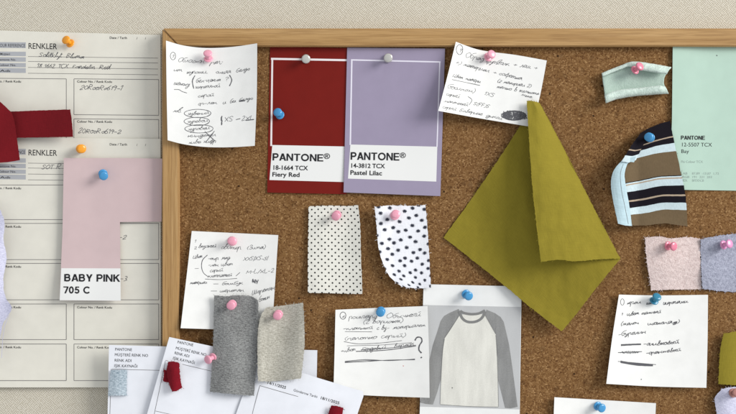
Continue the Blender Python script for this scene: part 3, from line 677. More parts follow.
p.stroke([(246, 120.4), (254, 119.4)], .9)
p.build('handwriting', M['ink'], o)
# 2
def dn2(x, y):
    u = (x - 494) / 52; v = (y - 50) / 75
    return .0165 + .006 * max(0, -u) ** 2 * 1.6 + .002 * u * u + .004 * max(0, v) * (1 - .5 * u)
o = sheet('paper_note', M['note'], ([(455.9, 41.7), (474, 48.4), (490, 51.7), (516, 55), (546.8, 60.5)], [(546.8, 60.5), (540, 96), (532, 127)], [(438.4, 110.8), (480, 118.4), (532, 127)], [(455.9, 41.7), (448, 74), (438.4, 110.8)]), dn2,
          'tilted white note with a dense black scribble, tucked under the olive cloth', 'note', NOTES, n=(30, 30))
p = Pen(dn2)
p.ring(459.6, 49.6, 3.2, 5, .55); p.write('9', 458.4, 52, 461, 52.3, 2.4)
for a in (('Образ', 465, 57, 484, 61, 3.1), ('футболк', 486, 62.6, 509, 65.6, 2.7), ('+ леш +', 513, 65.4, 537.5, 69.4, 2.6), ('+) материал', 455.4, 63.4, 489, 72.6, 2.6), ('+ сафетка', 493, 73.2, 522, 80.2, 2.5), ('Цвет матери', 452.5, 76.6, 480.5, 83, 2.3), ('(2 материал 2)', 497, 82, 531, 87.6, 2.2), ('только в темноте', 497, 88, 539, 95, 2.2), ('мне', 521, 95.4, 532, 98, 2.2),
          ('босиком)', 447, 88, 475, 93, 2.6), ('1XS', 484, 94.6, 493.5, 97, 2.4), ('серый', 446, 95, 459.5, 98.2, 2.4), ('молочный', 444, 101.8, 468, 106, 2.3), ('S(FF)S', 473, 104.8, 489, 108, 2.2), ('серый Баверинс', 442.4, 108, 482, 115.4, 2.3), ('дикси', 486, 116.4, 502, 119.6, 2.2)): p.write(*a)
p.stroke([(452, 79.5), (480, 85.4)], .5); p.stroke([(468, 96.5), (472, 100), (469, 105)], .5)
for k in range(6): p.scribble(503, 113 + k * .8, 526, 114.6 + k * .8, 4.2 - .3 * k, 40, .8)
for k in range(7): p.ring(514, 115.5, 12.5 - .9 * k + random.uniform(-1, 1), 4.4 + random.uniform(-.6, .6), .8, k)
p.build('handwriting', M['ink'], o)
# 3
def dn3(x, y):
    u = (x - 232) / 45; v = (y - 232) / 96
    return .0128 + .003 * u * u + .006 * max(0, v) ** 2 + .002 * v * max(0, -u)
o = sheet('paper_note', M['note'], quad_edges((191.8, 231), (278.3, 235.1), (272, 331), (180.6, 328.2)), dn3, 'white note on plain cork, its lower half covered by the charcoal swatch', 'note', NOTES, n=(30, 30), smooth=False)
p = Pen(dn3)
for a in (('1', 194, 242.5, 196, 242.5, 2), ('2', 194, 249, 197, 249, 2), ('вязаный', 198.5, 247.8, 216, 247.2, 2.5), ('свитер', 221, 248.6, 241, 249.4, 2.9), ('(Зима)', 247, 249.4, 266, 248.4, 2.3), ('Цвет', 193, 258.6, 202.5, 257.4, 2.3), ('-тор мод', 208, 260.2, 230, 258.8, 2.2), ('XXS|XS-S|', 243, 260.6, 268, 260, 2.4), ('-лён цвет'.replace('ё', 'е'), 208, 266.6, 233, 265.2, 2.2),
          ('—', 194.5, 269.5, 199, 269.3, 2), ('серый', 210, 272.2, 223, 271, 2.3), ('M-L/XL-2', 246, 273.6, 274, 272.4, 2.5), ('клетчатый', 208, 277.4, 232, 276, 2.2), ('материал', 190, 284, 207, 283.6, 2.2), ('— бамбук', 213, 285.2, 243, 284.2, 2.3), ('— шерстян', 211, 292.2, 244, 291.4, 2.3), ('Шерстян', 252, 294.6, 275, 289, 3), ('ботин', 259, 301.6, 270, 298.4, 2.8)): p.write(*a)
p.stroke([(207.5, 255), (202.6, 260), (201.6, 267), (203.6, 273), (208, 276.5)], .7); p.stroke([(205, 279), (220, 279.6), (237, 278.4)], .5); p.stroke([(236, 276), (240, 272.4)], .5)
for k in range(3): p.scribble(252.5, 280 + k * .8, 257.5, 281 + k * .8, 1.5, 9, .8)
p.build('handwriting', M['ink'], o)
# 4
def dn4(x, y):
    u = (x - 381) / 47; v = (y - 308) / 89
    return .0150 + .0035 * u * u + .003 * max(0, v) + .002 * v * max(0, u)
o = sheet('paper_note', M['note'], ([(335.5, 309.8), (380, 307.8), (427.6, 306)], [(427.6, 306), (429, 352), (429.6, 397.8)], [(333.4, 393.6), (380, 396), (429.6, 397.8)], [(335.5, 309.8), (334.6, 350), (333.4, 393.6)]), dn4, 'white note with a large bold question mark, beside the shirt printout', 'note', NOTES, n=(30, 30))
p = Pen(dn4)
p.ring(343, 315.6, 2.9, 3.6, .6); p.write('6', 342, 317.6, 344.4, 317.6, 2)
for a in (('рашгард', 349, 318.8, 377, 318, 2.7), ('Обычный', 386, 318.4, 421, 316.2, 3.1), ('(2 вариант)', 363, 323.8, 403, 322.4, 2.5), ('-плотный', 343, 330.2, 373, 328.8, 2.2), ('с ву-', 377, 329.8, 389, 329.2, 2.6), ('материалом', 393, 329, 425.4, 326.2, 2.2), ('(полотно серый)', 344.5, 340.4, 406, 336.6, 2.5), ('+цвет', 341, 352.4, 356, 350.4, 2.2), ('Бордовый', 361, 351.2, 386, 348.4, 2.4), ('вереск', 394, 347.8, 414, 345, 2.6)): p.write(*a)
p.stroke([(344, 341.5), (358, 343.8), (380, 343), (402, 340.6)], .5); p.stroke([(347, 345.8), (380, 345), (412, 342.6)], .4); p.stroke([(345, 331.6), (372, 331.8)], .4)
p.stroke([(356, 351.4), (385, 350.2), (416, 346)], .75); p.stroke([(361, 349.8), (390, 348), (416, 345.2)], .6)
p.stroke([(415, 340.5), (417, 337.4), (420.8, 337.6), (422, 341.2), (419.4, 345.6), (419, 350), (421.6, 353)], 1.25); p.stroke([(421, 357), (421.7, 358)], 1.4)
for k in range(3): p.stroke([(345, 361.4 + k * .6), (365, 359.6 + k), (390, 360.6 - k * .3), (415, 359 + k * .4)], .55)
p.build('handwriting', M['ink'], o)
p = Pen(dn4); p.stroke([(403, 365.6), (403.7, 366.2)], .8, False); p.build('ink_speck', M['redink'], o)
# 5
def dn5(x, y):
    u = (x - 657) / 50; v = (y - 294) / 92
    return .0125 + .006 * u * u * (.5 + .5 * (u < 0)) + .005 * max(0, v)
o = sheet('paper_note', M['note'], ([(619, 294.6), (656, 295.4), (708, 294.8)], [(708, 294.8), (707.6, 340), (706.4, 387.8)], [(606.3, 383.8), (656, 386.6), (706.4, 387.8)], [(619, 294.6), (612.2, 338), (606.3, 383.8)]), dn5, 'white note with three scored out lines, below the pink terry swatch', 'note', NOTES, n=(30, 30))
p = Pen(dn5, .55)
p.ring(622.4, 302, 1.8, 3.2, .5)
for a in (('крои', 627.5, 304.6, 641, 303.4, 2.4), ('шо', 646, 304.4, 652, 304, 2.3), ('шортами', 663, 304.6, 688, 302.6, 2.5), ('1', 621, 315.2, 623, 315.2, 2), ('цвет', 627, 315.6, 639, 314.2, 2.2), ('темный', 641.5, 314.8, 661, 312.6, 2.3), ('(молоч', 620.5, 325.6, 639, 324, 2.2), ('шоколад)', 648, 325.2, 680, 322.8, 2.2), ('-бурелин', 618, 336, 646, 333.2, 2.6), ('-оливковый', 643.6, 345.8, 679, 343.4, 2.4), ('-оранжевый', 646, 354.6, 681, 350.8, 2.4)): p.write(*a)
for k in range(3): p.stroke([(621, 344.6 + k * .5), (630, 344.2 + k * .4), (641, 343.8 + k * .4)], .9)
for k in range(2): p.scribble(620, 352.4, 639, 352.2, 1.5, 24, .8)
p.stroke([(618, 352.6), (642, 351.6)], .7)
for k in range(4): p.stroke([(620.6, 361 + k * .5), (636, 363.6 + k * .5), (653, 364.4 + k * .5)], .9)
p.stroke([(618, 361.4), (656, 364.6)], .6); p.stroke([(641, 379), (641.6, 379.7)], .9, False)
p.build('handwriting', M['ink'], o)
# blank note cut off by the lower edge of the photo
dn6 = lambda x, y: .0125 + .004 * ((x - 606) / 51) ** 2
sheet('paper_note', M['note'], quad_edges((554.4, 397.2), (656, 403.2), (652, 492), (551, 488)), dn6, 'blank white note held by a blue pin below the olive cloth', 'note', NOTES, smooth=False)

# ------------------------------------------------------------------ shirt printout
dsp = lambda x, y: .0125 + .0012 * ((x - 470) / 50) ** 2 + .0006 * sm(330, 284, y)
o = sheet('shirt_printout', M['page'], quad_edges((423.6, 284.2), (521.6, 286.4), (519.6, 425), (419.4, 423)), dsp, 'white printout showing a grey sleeved raglan shirt, partly under the olive cloth', 'printout', n=(20, 30), smooth=False)
pic = poly_sheet('photo_print', M['shirt_bg'], o, ((423, 305), (520.9, 307), (519.5, 409.4), (419.9, 406.6)), dsp, .0001, (16, 16))
def fill(name, mat, parent, pts, eps):
    import bmesh
    bm = bmesh.new(); vs = [bm.verts.new(P(x, y, dsp(x, y) + eps)) for x, y in pts]; bm.faces.new(vs)
    bmesh.ops.triangulate(bm, faces=bm.faces[:]); bm.verts.index_update()
    mb = MB(); mb.add([q.co.copy() for q in bm.verts], [tuple(q.index for q in g.verts) for g in bm.faces]); bm.free()
    return mb.build(name, mat, parent, False)
fill('shirt_sleeve', M['shirt_grey'], pic, [(458.6, 309), (450, 312.6), (444, 316), (440.6, 321), (437.8, 330), (432.8, 345), (428.4, 368), (424, 388), (419.9, 402.6), (426, 404), (433, 404.6), (437, 393), (441.2, 378), (443, 352), (444.9, 338), (452, 327), (459.4, 317.4)], .00016)
fill('shirt_sleeve', M['shirt_grey'], pic, [(486.4, 309.6), (495, 313.2), (500.6, 317), (503.8, 322), (506.4, 333), (509.2, 345), (513, 372), (517.6, 406.8), (511, 408.4), (505, 408), (501.6, 394), (497.8, 379), (496.9, 352), (495.8, 334), (490.6, 325), (484.6, 317.4)], .00016)
body = polyline([(459.4, 317.4), (452, 327), (444.7, 338), (442.8, 352), (440.8, 380), (440, 404.2)], False)
fill('shirt_body', M['shirt_body'], pic, [(459, 316), (452, 327), (444.7, 338), (442.7, 352), (440.9, 380), (440.2, 404.4), (455, 405.8), (478, 406.8), (498.4, 406.9), (498, 380), (497, 352), (495.7, 334), (490.6, 325), (485, 315), (478, 313.4), (466, 313.4)], .00022)
sp_ = Pen(lambda x, y: dsp(x, y) + .0003, .6)
sp_.stroke([(459.2, 311), (462, 317.8), (466, 321.2), (471, 322.2), (477, 321.2), (482, 317.8), (485.4, 311.6)], 2.6, press=False)
sp_.stroke([(460.4, 311), (464, 313), (471.5, 314.2), (479, 313.4), (485, 310.4)], 2.4, press=False)
sp_.build('shirt_collar', M['shirt_collar'], pic)
sp_ = Pen(lambda x, y: dsp(x, y) + .00034, .4)
for q in ([(459, 316), (452, 327), (444.7, 338)], [(485, 315), (490.6, 325), (495.7, 334)], [(444.6, 339), (442.7, 352), (441, 380), (440.2, 404)], [(495.8, 335), (497.1, 352), (498, 380), (498.5, 406.6)], [(440.4, 404.5), (470, 406.4), (498.4, 407)], [(459, 309.4), (459.2, 311)]):
    sp_.stroke(q, .3, press=False)
sp_.stroke([(452, 387.4), (452.6, 388.3)], .9, False)
sp_.build('shirt_seam', M['shirt_dark'], pic)

# ------------------------------------------------------------------ sample cards at the bottom
SC = 'white sample cards'
def dA(x, y): return .0225 - .0065 * sm(185, 250, x)
o = sheet('sample_card', M['card'], quad_edges((109, 345), (317.3, 350.2), (314.5, 497), (106, 492)), dA, 'white sample card with a pale blue snippet, hung over the frame edge', 'sample card', SC, n=(40, 12), smooth=False)
p = Pen(dA, .4); p.stroke([(112, 369.2), (230, 372)], .45, False, False); p.stroke([(111.4, 369), (109, 440)], .45, False, False); p.build('ruled_lines', M['rule'], o)
t = MB()
for s, x0, y0, x1, y1 in (('PANTONE', 115, 350.6, 132, 351), ('MÜŞTERİ RENK NO', 114.6, 356, 148, 356.9), ('RENK ADI', 114.4, 361.6, 131.4, 362), ('IŞIK KAYNAĞI', 114, 367, 137.4, 367.6)): type_(t, s, x0, y0, x1, y1, 2.9, dA, 0)
t.build('printed_text', M['print_'], o, False)
def dB(x, y): return .0262 - .0045 * sm(190, 262, x) + .002 * sm(200, 165, x)
o = sheet('sample_card', M['card'], quad_edges((169.3, 337), (262, 357), (232, 480), (136, 452)), dB, 'white sample card with a rolled dark red snippet, tilted across the frame', 'sample card', SC, n=(30, 20), smooth=False)
p = Pen(dB, .4); p.stroke([(165.6, 360.4), (216, 372.2), (258, 382)], .45, False, False); p.stroke([(165.4, 361), (159.8, 388), (153, 420)], .45, False, False); p.stroke([(155.5, 411), (200, 421)], .4, False, False); p.stroke([(251, 396.5), (246, 418)], .4, False, False)
p.build('ruled_lines', M['rule'], o)
t = MB()
for s, x0, y0, x1, y1 in (('PANTONE', 177.2, 343.2, 193, 346.4), ('MÜŞTERİ RENK NO', 175.4, 349.2, 206, 356.2), ('RENK ADI', 174.2, 354, 189, 357.6), ('IŞIK KAYNAĞI', 172.6, 359.2, 194.4, 364.2)): type_(t, s, x0, y0, x1, y1, 2.9, dB, 0)
t.build('printed_text', M['print_'], o, False)
def dCd(x, y): return .0245 - .0035 * sm(300, 365, x) + .001 * sm(390, 414, y)
o = sheet('sample_card', M['card'], ([(254, 356.5), (317, 377.6), (357, 389.6), (363, 391)], [(363, 391), (364.6, 392.8), (357.5, 414), (330, 500)], [(216, 470), (330, 500)], [(254, 356.5), (246, 386), (216, 470)]), dCd, 'white sample card printed with two dates, tilted below the oat swatch', 'sample card', SC, n=(30, 20), smooth=False)
p = Pen(dCd, .4); p.stroke([(259.8, 385.6), (296, 396), (345, 409.8)], .45, False, False); p.stroke([(259.8, 385.6), (253, 411), (250, 425)], .45, False, False); p.build('ruled_lines', M['rule'], o)
t = MB(); type_(t, '14/11/2025', 266.6, 383.6, 285.6, 389, 2.9, dCd, .014); type_(t, 'Gönderme Tarihi', 293.2, 391, 317, 398, 2.6, dCd, 0); type_(t, '18/11/2025', 319.8, 398.8, 339, 404.4, 2.9, dCd, .014)
t.build('printed_text', M['print_'], o, False)

# ------------------------------------------------------------------ fabric swatches
SW = 'fabric swatches pinned to the board'
def swatch(name, mat, edges, dep, label, n=(40, 50), thick=.0007, fray=.3, threads=44, group=SW, **kw):
    mb = MB(); patch(mb, *edges, dep, n, thick, fray=fray, threads=threads, **kw)
    return tag(mb.build(name, mat), label, 'fabric swatch', group)

# polka
dpo = lambda x, y: .0135 + .0012 * math.sin((x - 305) / 9) + .003 * sm(250, 293, y) + .0015 * ((x - 335) / 27) ** 2
swatch('fabric_swatch', M['polka'], ([(308.6, 206.4), (330, 205.6), (345, 206), (358, 205.2)], [(358, 205.2), (360.2, 225), (361, 255), (362.6, 294)], [(308, 292.8), (335, 293.4), (362.6, 294)], [(308.6, 206.4), (308, 250), (308, 292.8)]), dpo, 'cream cotton swatch with small black polka dots in straight diagonal rows')
# star dots
dst = lambda x, y: .0142 + .0015 * math.sin((x - 370) / 11) + .006 * sm(395, 375, x) + .004 * sm(250, 290, y) + .001
swatch('fabric_swatch', M['star'], ([(374.6, 206.6), (395, 205.4), (412, 206), (425.4, 205)], [(425.4, 205), (428, 235), (429.4, 260), (431, 288)], [(402, 286.6), (415, 288.2), (431, 288)], [(374.6, 206.6), (376.4, 225), (378.6, 248), (384, 266), (391, 278), (402, 286.6)]), dst, 'white cotton swatch with scattered blurry navy dots and a curved lower corner')
# charcoal and oat knits
def dgk(x, y): return .0225 + .0085 * sm(300, 372, y) + .0025 * math.sin((x - 214) / 7.5) * sm(300, 330, y) + .003 * sm(250, 258, x) * sm(340, 300, y)
swatch('fabric_swatch', M['grey_knit'], ([(214.2, 295.4), (228, 296.2), (233, 295.2), (250, 296), (257, 299.6)], [(257, 299.6), (258.4, 306), (257.4, 340), (254, 395.8)], [(209.8, 391.6), (230, 394), (254, 395.8)], [(214.2, 295.4), (213.6, 330), (212.4, 360), (209.8, 391.6)]), dgk, 'charcoal grey knit swatch overlapping a note and the sample cards', thick=.0012)
def dok(x, y): return .0225 + .0065 * sm(310, 378, y) + .0022 * math.sin((x - 255) / 6.5 + y * .02) + .003 * sm(268, 258, x)
swatch('fabric_swatch', M['beige_knit'], ([(266, 307.6), (276, 306.4), (290, 304.6), (303.2, 302.8)], [(303.2, 302.8), (304.6, 330), (304, 352), (301, 378.6)], [(258, 381.2), (272, 381.4), (288, 380), (301, 378.6)], [(266, 307.6), (261, 316), (257.8, 332), (257.4, 360), (258, 381.2)]), dok, 'oat beige knit swatch beside the charcoal knit swatch', thick=.0012)
# pink and blue terry
dtp = lambda x, y: .0148 + .0012 * math.sin((x - 640) / 12) + .001 * math.sin(y / 8)
swatch('fabric_swatch', M['terry_pink'], ([(645, 237.4), (660, 236.6), (672, 238.6), (686, 237), (700, 238.4)], [(700, 238.4), (700.6, 260), (701.4, 289)], [(651.4, 290.4), (675, 289.6), (701.4, 289)], [(645, 237.4), (646.6, 260), (651.4, 290.4)]), dtp, 'pale pink terry swatch with a rose pin, beside the blue grey terry', n=(70, 70), thick=.002, fray=.5, threads=60, thick_noise=.00008)
dtb = lambda x, y: .0140 + .0012 * math.sin((x - 690) / 10) + .001 * math.sin(y / 7)
swatch('fabric_swatch', M['terry_blue'], ([(700.8, 239.4), (714, 236.4), (736, 233.6), (762, 231.6)], [(762, 231.6), (762, 291)], [(702.4, 288.6), (720, 291.2), (740, 292), (762, 291)], [(700.8, 239.4), (701, 262), (702.4, 288.6)]), dtb, 'blue grey terry swatch beside the pale pink terry', n=(80, 70), thick=.002, fray=.5, threads=60, thick_noise=.00008)
# small olive and lavender swatches at the right
dso = lambda x, y: .0145 + .005 * math.sin((x - 716) / 9) * .5 + .003 * sm(350, 384, y) + .0025
swatch('fabric_swatch', M['olive'], ([(723.6, 333.6), (740, 331), (760, 330)], [(760, 330), (758, 386)], [(718.4, 384.2), (738, 385.4), (758, 386)], [(723.6, 333.6), (720, 352), (718.4, 384.2)]), dso, 'small olive cotton swatch above the lavender jersey swatch')
dsl = lambda x, y: .0160 + .003 * math.sin((x - 716) / 8) + .002
swatch('fabric_swatch', M['lav_knit'], ([(722, 389), (736, 386.6), (756, 387)], [(756, 387), (758, 440)], [(717, 438), (758, 440)], [(722, 389), (715, 398), (716.4, 412), (717, 438)]), dsl, 'lavender jersey swatch with a dusty rose pin below small olive swatch', threads=40)
# mint curled knit swatch
def curled():
    T = polyline([(602, 74), (610, 70.6), (621, 66.4), (632, 62.6), (646, 63.6), (671, 68)], True)
    B = polyline([(605.6, 102.4), (616, 98.6), (632, 95.6), (650, 94), (668.6, 92.8)], True)
    mb = MB(); vs, uv = [], []; nu = 70; prof = 26
    for i in range(nu + 1):
        u = i / nu; a, b = T(u), B(u); dirv = (b - a); H = dirv.length; dirv.normalize()
        rt = 1.5 + 2.9 * sm(.35, .6, u) - .8 * sm(.8, 1, u); rb = 4.2 + .3 * math.sin(u * 9) - .7 * sm(.85, 1, u)
        pts = []
        for k in range(9): ang = math.radians(130 - 220 * k / 8); pts.append((rt - rt * math.cos(ang), rt + rt * math.sin(ang)))
        for k in range(1, 8): s = k / 8; pts.append((rt + (H - rt - rb) * s, .6 * math.sin(s * math.pi)))
        for k in range(9): ang = math.radians(-90 + 220 * k / 8); pts.append((H - rb + rb * math.cos(ang), rb + rb * math.sin(ang)))
        bow = 2.6 * math.exp(-((u - .02) / .12) ** 2)
        cut = (1 - u)  # right end is cut concave
        for k, (wv, dp) in enumerate(pts):
            mid = math.sin(math.pi * min(1, max(0, wv / H)))
            q = a + dirv * wv + Vector((-6.0 * mid * sm(.8, 1, u) + (random.uniform(-.25, .25) if i in (0, nu) else 0), random.uniform(-.15, .15)))
            vs.append(P(q.x, q.y, .0138 + (dp + bow) * S)); uv.append((u * 70 * S, k / 25 * 45 * S))
    n = len(pts)
    fs = [(i * n + k, i * n + k + 1, (i + 1) * n + k + 1, (i + 1) * n + k) for i in range(nu) for k in range(n - 1)]
    mb.add(vs, fs, uv)
    o = mb.build('fabric_swatch', [M['mint_knit'], M['mint_rev']])
    for p_ in o.data.polygons:
        if p_.index % (n - 1) < 7 or p_.index % (n - 1) >= n - 9: p_.material_index = 1
    m = o.modifiers.new('thickness', 'SOLIDIFY'); m.thickness = .0012; m.offset = -1
    tag(o, 'mint knit swatch with both long edges curled over', 'fabric swatch', SW)
curled()
# striped jersey
def dsj(x, y): return .0170 + .0095 * sm(640, 622, x) + .004 * math.sin((y - 120) / 21) * sm(690, 630, x) + .006 * sm(200, 228, y) * sm(690, 640, x)
mb = MB()
patch(mb, [(641, 132.8), (648, 128.6), (655, 125.6), (662, 123), (670, 121)], [(670, 121), (675, 145.5), (681, 173), (685.5, 195.5), (687.6, 226.4)], [(631.6, 225.6), (648, 225.2), (664, 223.4), (676, 224.8), (687.6, 226.4)], [(641, 132.8), (634, 146), (626.6, 160), (623.6, 172), (626, 190), (629, 207), (631.6, 225.6)], dsj, (44, 60), .0008, fray=.2, threads=10)
patch(mb, [(641.2, 132.4), (648, 135)], [(648, 135), (643, 146), (636, 160)], [(621.6, 161.4), (629, 162.4), (636, 160)], [(641.2, 132.4), (631.5, 145.4), (621.6, 161.4)], lambda x, y: dsj(x, y) + .0042 - .002 * sm(628, 645, x), (14, 24), .0008, fray=.2)
o = tag(mb.build('fabric_swatch', M['stripes']), 'black, white and brown striped jersey swatch lapping over the mint card', 'fabric swatch', SW)
mb = MB()
def dtr(x, y): return .0285 + .0035 * math.sin(min(1, max(0, (x - 609) / 22)) * 3.14) - .003 * sm(200, 226, y)
patch(mb, [(621.8, 160.6), (624.8, 160), (628.4, 160.8)], [(628.4, 160.8), (624.6, 174), (626.6, 190), (629.6, 207), (632, 226)], [(618, 223.6), (625, 225.4), (632, 226)], [(621.8, 160.6), (614, 170), (611, 182), (612.6, 198), (618, 223.6)], dtr, (14, 44), .0012, fray=.1)
patch(mb, [(627, 155.4), (631, 157.6), (636, 156.2)], [(636, 156.2), (634, 162.4)], [(627, 164.6), (630, 161.8), (634, 162.4)], [(627, 155.4), (625.6, 160), (627, 164.6)], lambda x, y: .0305, (8, 8), .0012, fray=.2)
p = Pen(dtr, .3); p.stroke([(623.4, 164), (620.4, 174), (621.6, 190), (625, 207), (628.4, 224)], .35, press=False)
rt_ = mb.build('rib_trim', M['trim'], o)
p.mb.build('stitch_line', M['rule'], rt_, False)
# big olive cloth: one square of fabric with a folded-over flap
def wr(x, y): return .0013 * mnoise.noise((x / 26, y / 34, 1.3)) + .0007 * mnoise.noise((x / 9, y / 13, 4.1))
def dob(x, y):
    t = sm(452, 590, x + (y - 237) * .25)
    return wr(x, y) + .0135 + .0135 * t + .0022 * math.sin((x - y) / 23) * sm(450, 480, x) + .0055 * sm(300, 262, abs(x - 560) + y * .95) * 0
def dof_factory():
    fold = polyline([(539.5, 103), (580, 181), (620, 258.6)], False)
    def f(x, y):
        fx = 539.5 + (y - 103) * (80.5 / 155.6)
        wdt = max(6.0, (y - 95) * .47)
        u = max(0, min(1, (fx - x) / wdt))
        return dob(fx, y) + .0012 + .019 * math.sin(u * 1.45) * (.35 + .65 * sm(100, 180, y)) + .0012 * math.sin(y / 13 + x / 19) + 1.2 * wr(x + 90, y)
    return f
mb = MB()
patch(mb, [(539.5, 103), (580, 181), (620.2, 258.8)], [(620.2, 258.8), (594, 291), (578, 312), (561.8, 331.4)], [(443.4, 237.4), (500, 282), (530, 307), (561.8, 331.4)],
      [(539.5, 103), (529, 109), (518, 129), (498, 160), (470, 201), (443.4, 237.4)], dob, (90, 90), .0006, fray=.3, threads=70)
dof = dof_factory()
patch(mb, [(526.8, 100.6), (533, 101), (539.8, 102.8)], [(539.8, 102.8), (560, 141), (580, 180.6), (600, 220), (620.4, 258.6)], [(541, 262), (560, 259.6), (575, 261.4), (598, 259.4), (620.4, 258.6)], [(526.8, 100.6), (529, 140), (532.6, 190), (537, 230), (541, 262)], dof, (60, 100), .0006, fray=.28, threads=30)
tag(mb.build('olive_cloth', M['olive']), 'large olive green cotton cloth hung as a diamond with its top folded over', 'fabric')
# red cloth on the left forms
mb = MB()
patch(mb, [(4, 111.8), (40, 110.4), (70.2, 109.4)], [(70.2, 109.4), (72, 122), (73.2, 137)], [(6, 138), (40, 137.4), (73.2, 137)], [(4, 111.8), (6, 138)], lambda x, y: .0120 + .0045 * x / 73 + .0012 * math.sin(x / 9 + y / 21), (40, 20), .0008, fray=.15)
patch(mb, [(-40, 74), (-18, 86), (0, 101.6), (11.4, 112)], [(11.4, 112), (14.6, 122), (17.4, 142), (20, 160.2)], [(-40, 163), (0, 162.6), (20, 160.2)], [(-40, 74), (-40, 163)], lambda x, y: .0265 - .0075 * sm(-20, 22, x) + .0016 * math.sin(y / 11 + x / 9), (30, 40), .0008, fray=.15)
tag(mb.build('red_cloth', M['red_fab']), 'crimson cotton cloth in two layers hanging over the printed forms', 'fabric')
# lavender cloth on the left edge
mb = MB()
patch(mb, [(-40, 196), (-18, 198), (-2, 205)], [(-2, 205), (4.6, 222), (3.4, 240), (6.6, 258), (3.4, 278), (5, 296), (11.6, 307), (8, 316), (2.6, 325), (-1, 342), (-6, 352)], [(-40, 350), (-20, 354), (-6, 352)], [(-40, 196), (-40, 350)], lambda x, y: .020 + .006 * math.sin(y / 17 + x / 12) - .006 * sm(-12, 12, x), (40, 70), .0015, fray=.3, threads=40)
strip(mb, [(9, 315), (4.6, 326), (2.6, 340), (1.6, 358)], .5, const(.014))
tag(mb.build('lavender_cloth', M['lav_knit']), 'lavender jersey cloth hanging in a ragged edge over the lower form', 'fabric')

# snippets stapled to the sample cards
SN = 'yarn snippets stapled to sample cards'
def snippet(mat, patches, label):
    mb = MB()
    for e, d_, th in patches: patch(mb, *e, d_, (16, 20), th, fray=.3, threads=14)
    tag(mb.build('fabric_snippet', mat), label, 'fabric snippet', SN)
snippet(M['blue_knit'], [(quad_edges((110.6, 370), (127, 369.8), (126.6, 395.4), (108.2, 395.6)), lambda x, y: .0245 + .0018 * math.sin((x - 108) / 6), .0012)], 'pale blue knit snippet on the square hung white card')
snippet(M['dark_red'], [(([(163.8, 369.6), (170, 371)], [(170, 371), (170, 383)], [(163.4, 381.4), (170, 383)], [(163.8, 369.6), (163.4, 381.4)]), lambda x, y: .031, .001),
                        (([(168.2, 361.6), (174, 361.4), (179.4, 363)], [(179.4, 363), (180, 375), (182.2, 387.6)], [(172.2, 391.6), (177, 391), (182.2, 387.6)], [(168.2, 361.6), (166.4, 372), (168.6, 382), (172.2, 391.6)]), lambda x, y: .031 + .006 * math.sin(max(0, min(1, (x - 165) / 17)) * 3.14) * sm(358, 372, y), .001)], 'dark red snippet rolled into a short tube')
snippet(M['dark_red'], [(([(331, 405.4), (337, 406), (343.4, 408)], [(343.4, 408), (341, 424)], [(326, 422), (341, 424)], [(331, 405.4), (329, 412), (326, 422)]), lambda x, y: .0275 + .003 * math.sin(max(0, min(1, (x - 327) / 16)) * 3.14), .001)], 'dark red snippet on the card printed with two dates')

# ------------------------------------------------------------------ push pins
PINS = 'push pins'
def lathe(prof, n=20):
    vs, fs = [], []
    for r, h in prof:
        for k in range(n): a = 2 * math.pi * k / n; vs.append((r * math.cos(a), r * math.sin(a), h))
    m = len(prof)
    for i in range(m - 1):
        for k in range(n): fs.append((i * n + k, i * n + (k + 1) % n, (i + 1) * n + (k + 1) % n, (i + 1) * n + k))
    fs.append(tuple(range(n))[::-1]); fs.append(tuple((m - 1) * n + k for k in range(n)))
    return vs, fs
K = .00108
PROF = dict(
    collar=[(1.2, .6), (4.6, .7), (5.0, 1.1), (5.0, 1.6), (4.4, 2.1), (2.6, 2.4)],
    grip=[(2.7, 2.35), (2.45, 3.2), (2.3, 5.2), (2.6, 7.4), (3.2, 8.3)],
    cap=[(3.1, 8.2), (4.4, 8.5), (4.85, 9.0), (4.95, 9.7), (4.7, 10.5), (4.1, 11.0), (2.8, 11.35), (1.2, 11.5), (.3, 11.52)],
    needle=[(.5, 1.0), (.5, -5), (.05, -9)],
)
_pm = {}
def pin_mesh(part, key, mat):
    if (part, key) not in _pm:
        vs, fs = lathe(PROF[part], 8 if part == 'needle' else 24)
        me = bpy.data.meshes.new(part); me.from_pydata([(x * K, y * K, z * K) for x, y, z in vs], [], fs); me.materials.append(mat)
        for p_ in me.polygons: p_.use_smooth = True
        _pm[(part, key)] = me
    return _pm[(part, key)]
def pin(px, py, base, colour, label, tx=0.0, ty=0.0, gap=0.0):
    """tx, ty: lean of the head to the right / upward, as slopes"""
    axis = Vector((tx, -1, ty)).normalized()
    root = bpy.data.objects.new('push_pin', None); COL.objects.link(root)
    head = P(px, py, base + .0075 + gap)
    root.location = head - axis * (.0075 + gap * .0)
    root.rotation_euler = axis.to_track_quat('Z', 'Y').to_euler()
    tag(root, label, 'push pin', PINS)
    for part in ('needle', 'collar', 'grip', 'cap'):
        o = bpy.data.objects.new(part, pin_mesh(part, colour, M['steel'] if part == 'needle' else PL[colour])); COL.objects.link(o); o.parent = root
pin(67.4, 41, .003, 'orange', 'orange push pin at the top of the upper printed form', -.35, .35)
pin(81.3, 148.8, .006, 'orange', 'orange push pin in the form headed by a short scrawl, above the pink card', .45, -.05)
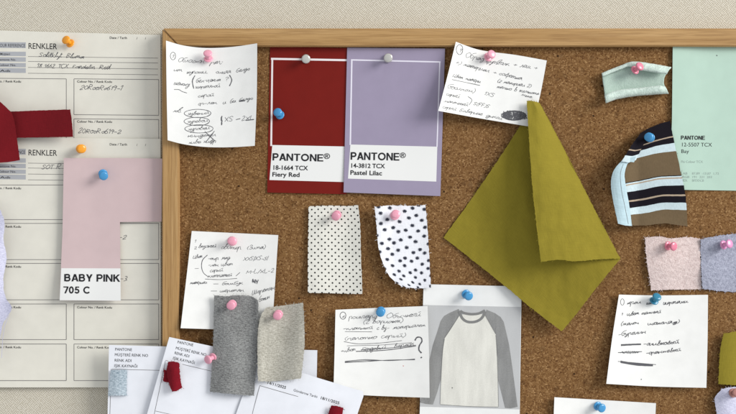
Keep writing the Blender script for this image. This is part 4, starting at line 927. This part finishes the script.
pin(103.4, 175.2, .009, 'blue', 'blue push pin holding the pale pink colour card', .35, -.4)
pin(208, 55.2, .022, 'pink', 'pink push pin holding the note that overlaps the frame', .05, .75)
pin(306, 59, .012, 'clear', 'pearl white push pin on the deep red card', .08, -.17)
pin(278.4, 113.2, .012, 'blue', 'blue push pin on the border line of the deep red card', -.25, .3)
pin(388.2, 58, .014, 'clear', 'pearl white push pin on the lilac card', 0, -.12)
pin(490.4, 55.2, .018, 'pink', 'pink push pin in the tilted note with the black scribble', .35, .25)
pin(638.2, 67.6, .022, 'rose', 'rose pink push pin in the curled mint knit swatch', .5, .45)
pin(649.2, 137.2, .0215, 'blue', 'blue push pin in the striped jersey swatch', -.5, .05)
pin(671.8, 246.2, .016, 'rose', 'rose pink push pin in the pale pink terry swatch', .55, -.05)
pin(727.4, 244.2, .016, 'magenta', 'orchid pink push pin in the blue grey terry swatch', .5, .2)
pin(336.2, 215.8, .0145, 'pink', 'pink push pin in the polka dot swatch', -.15, -.2)
pin(395.4, 214.6, .0165, 'pink', 'pink push pin in the swatch with blurry navy dots', .1, .2)
pin(232, 241, .0132, 'pink', 'pink push pin at the top of the note on plain cork', .05, .1)
pin(231.4, 305.2, .0235, 'pink', 'pink push pin in the charcoal knit swatch', -.05, -.1)
pin(277.8, 315.2, .024, 'pink', 'pink push pin in the oat beige knit swatch', -.05, -.1)
pin(209.6, 359, .026, 'pink', 'pink push pin in the tilted sample card, beside the charcoal swatch', -.6, -.2)
pin(380.6, 312, .0155, 'blue', 'blue push pin in the note with the question mark', -.1, -.1)
pin(467.8, 295.4, .013, 'blue', 'blue push pin in the shirt printout', .3, -.2)
pin(656, 298.2, .013, 'teal', 'teal blue push pin in the note with scored out lines', .2, .75)
pin(600.4, 407.4, .013, 'blue', 'blue push pin in the blank note', .35, -.1)
pin(735.5, 392.8, .02, 'brown', 'dusty rose push pin in the lavender jersey swatch', .1, .2)
bpy.data.objects.remove(_fo); bpy.data.curves.remove(_fc)
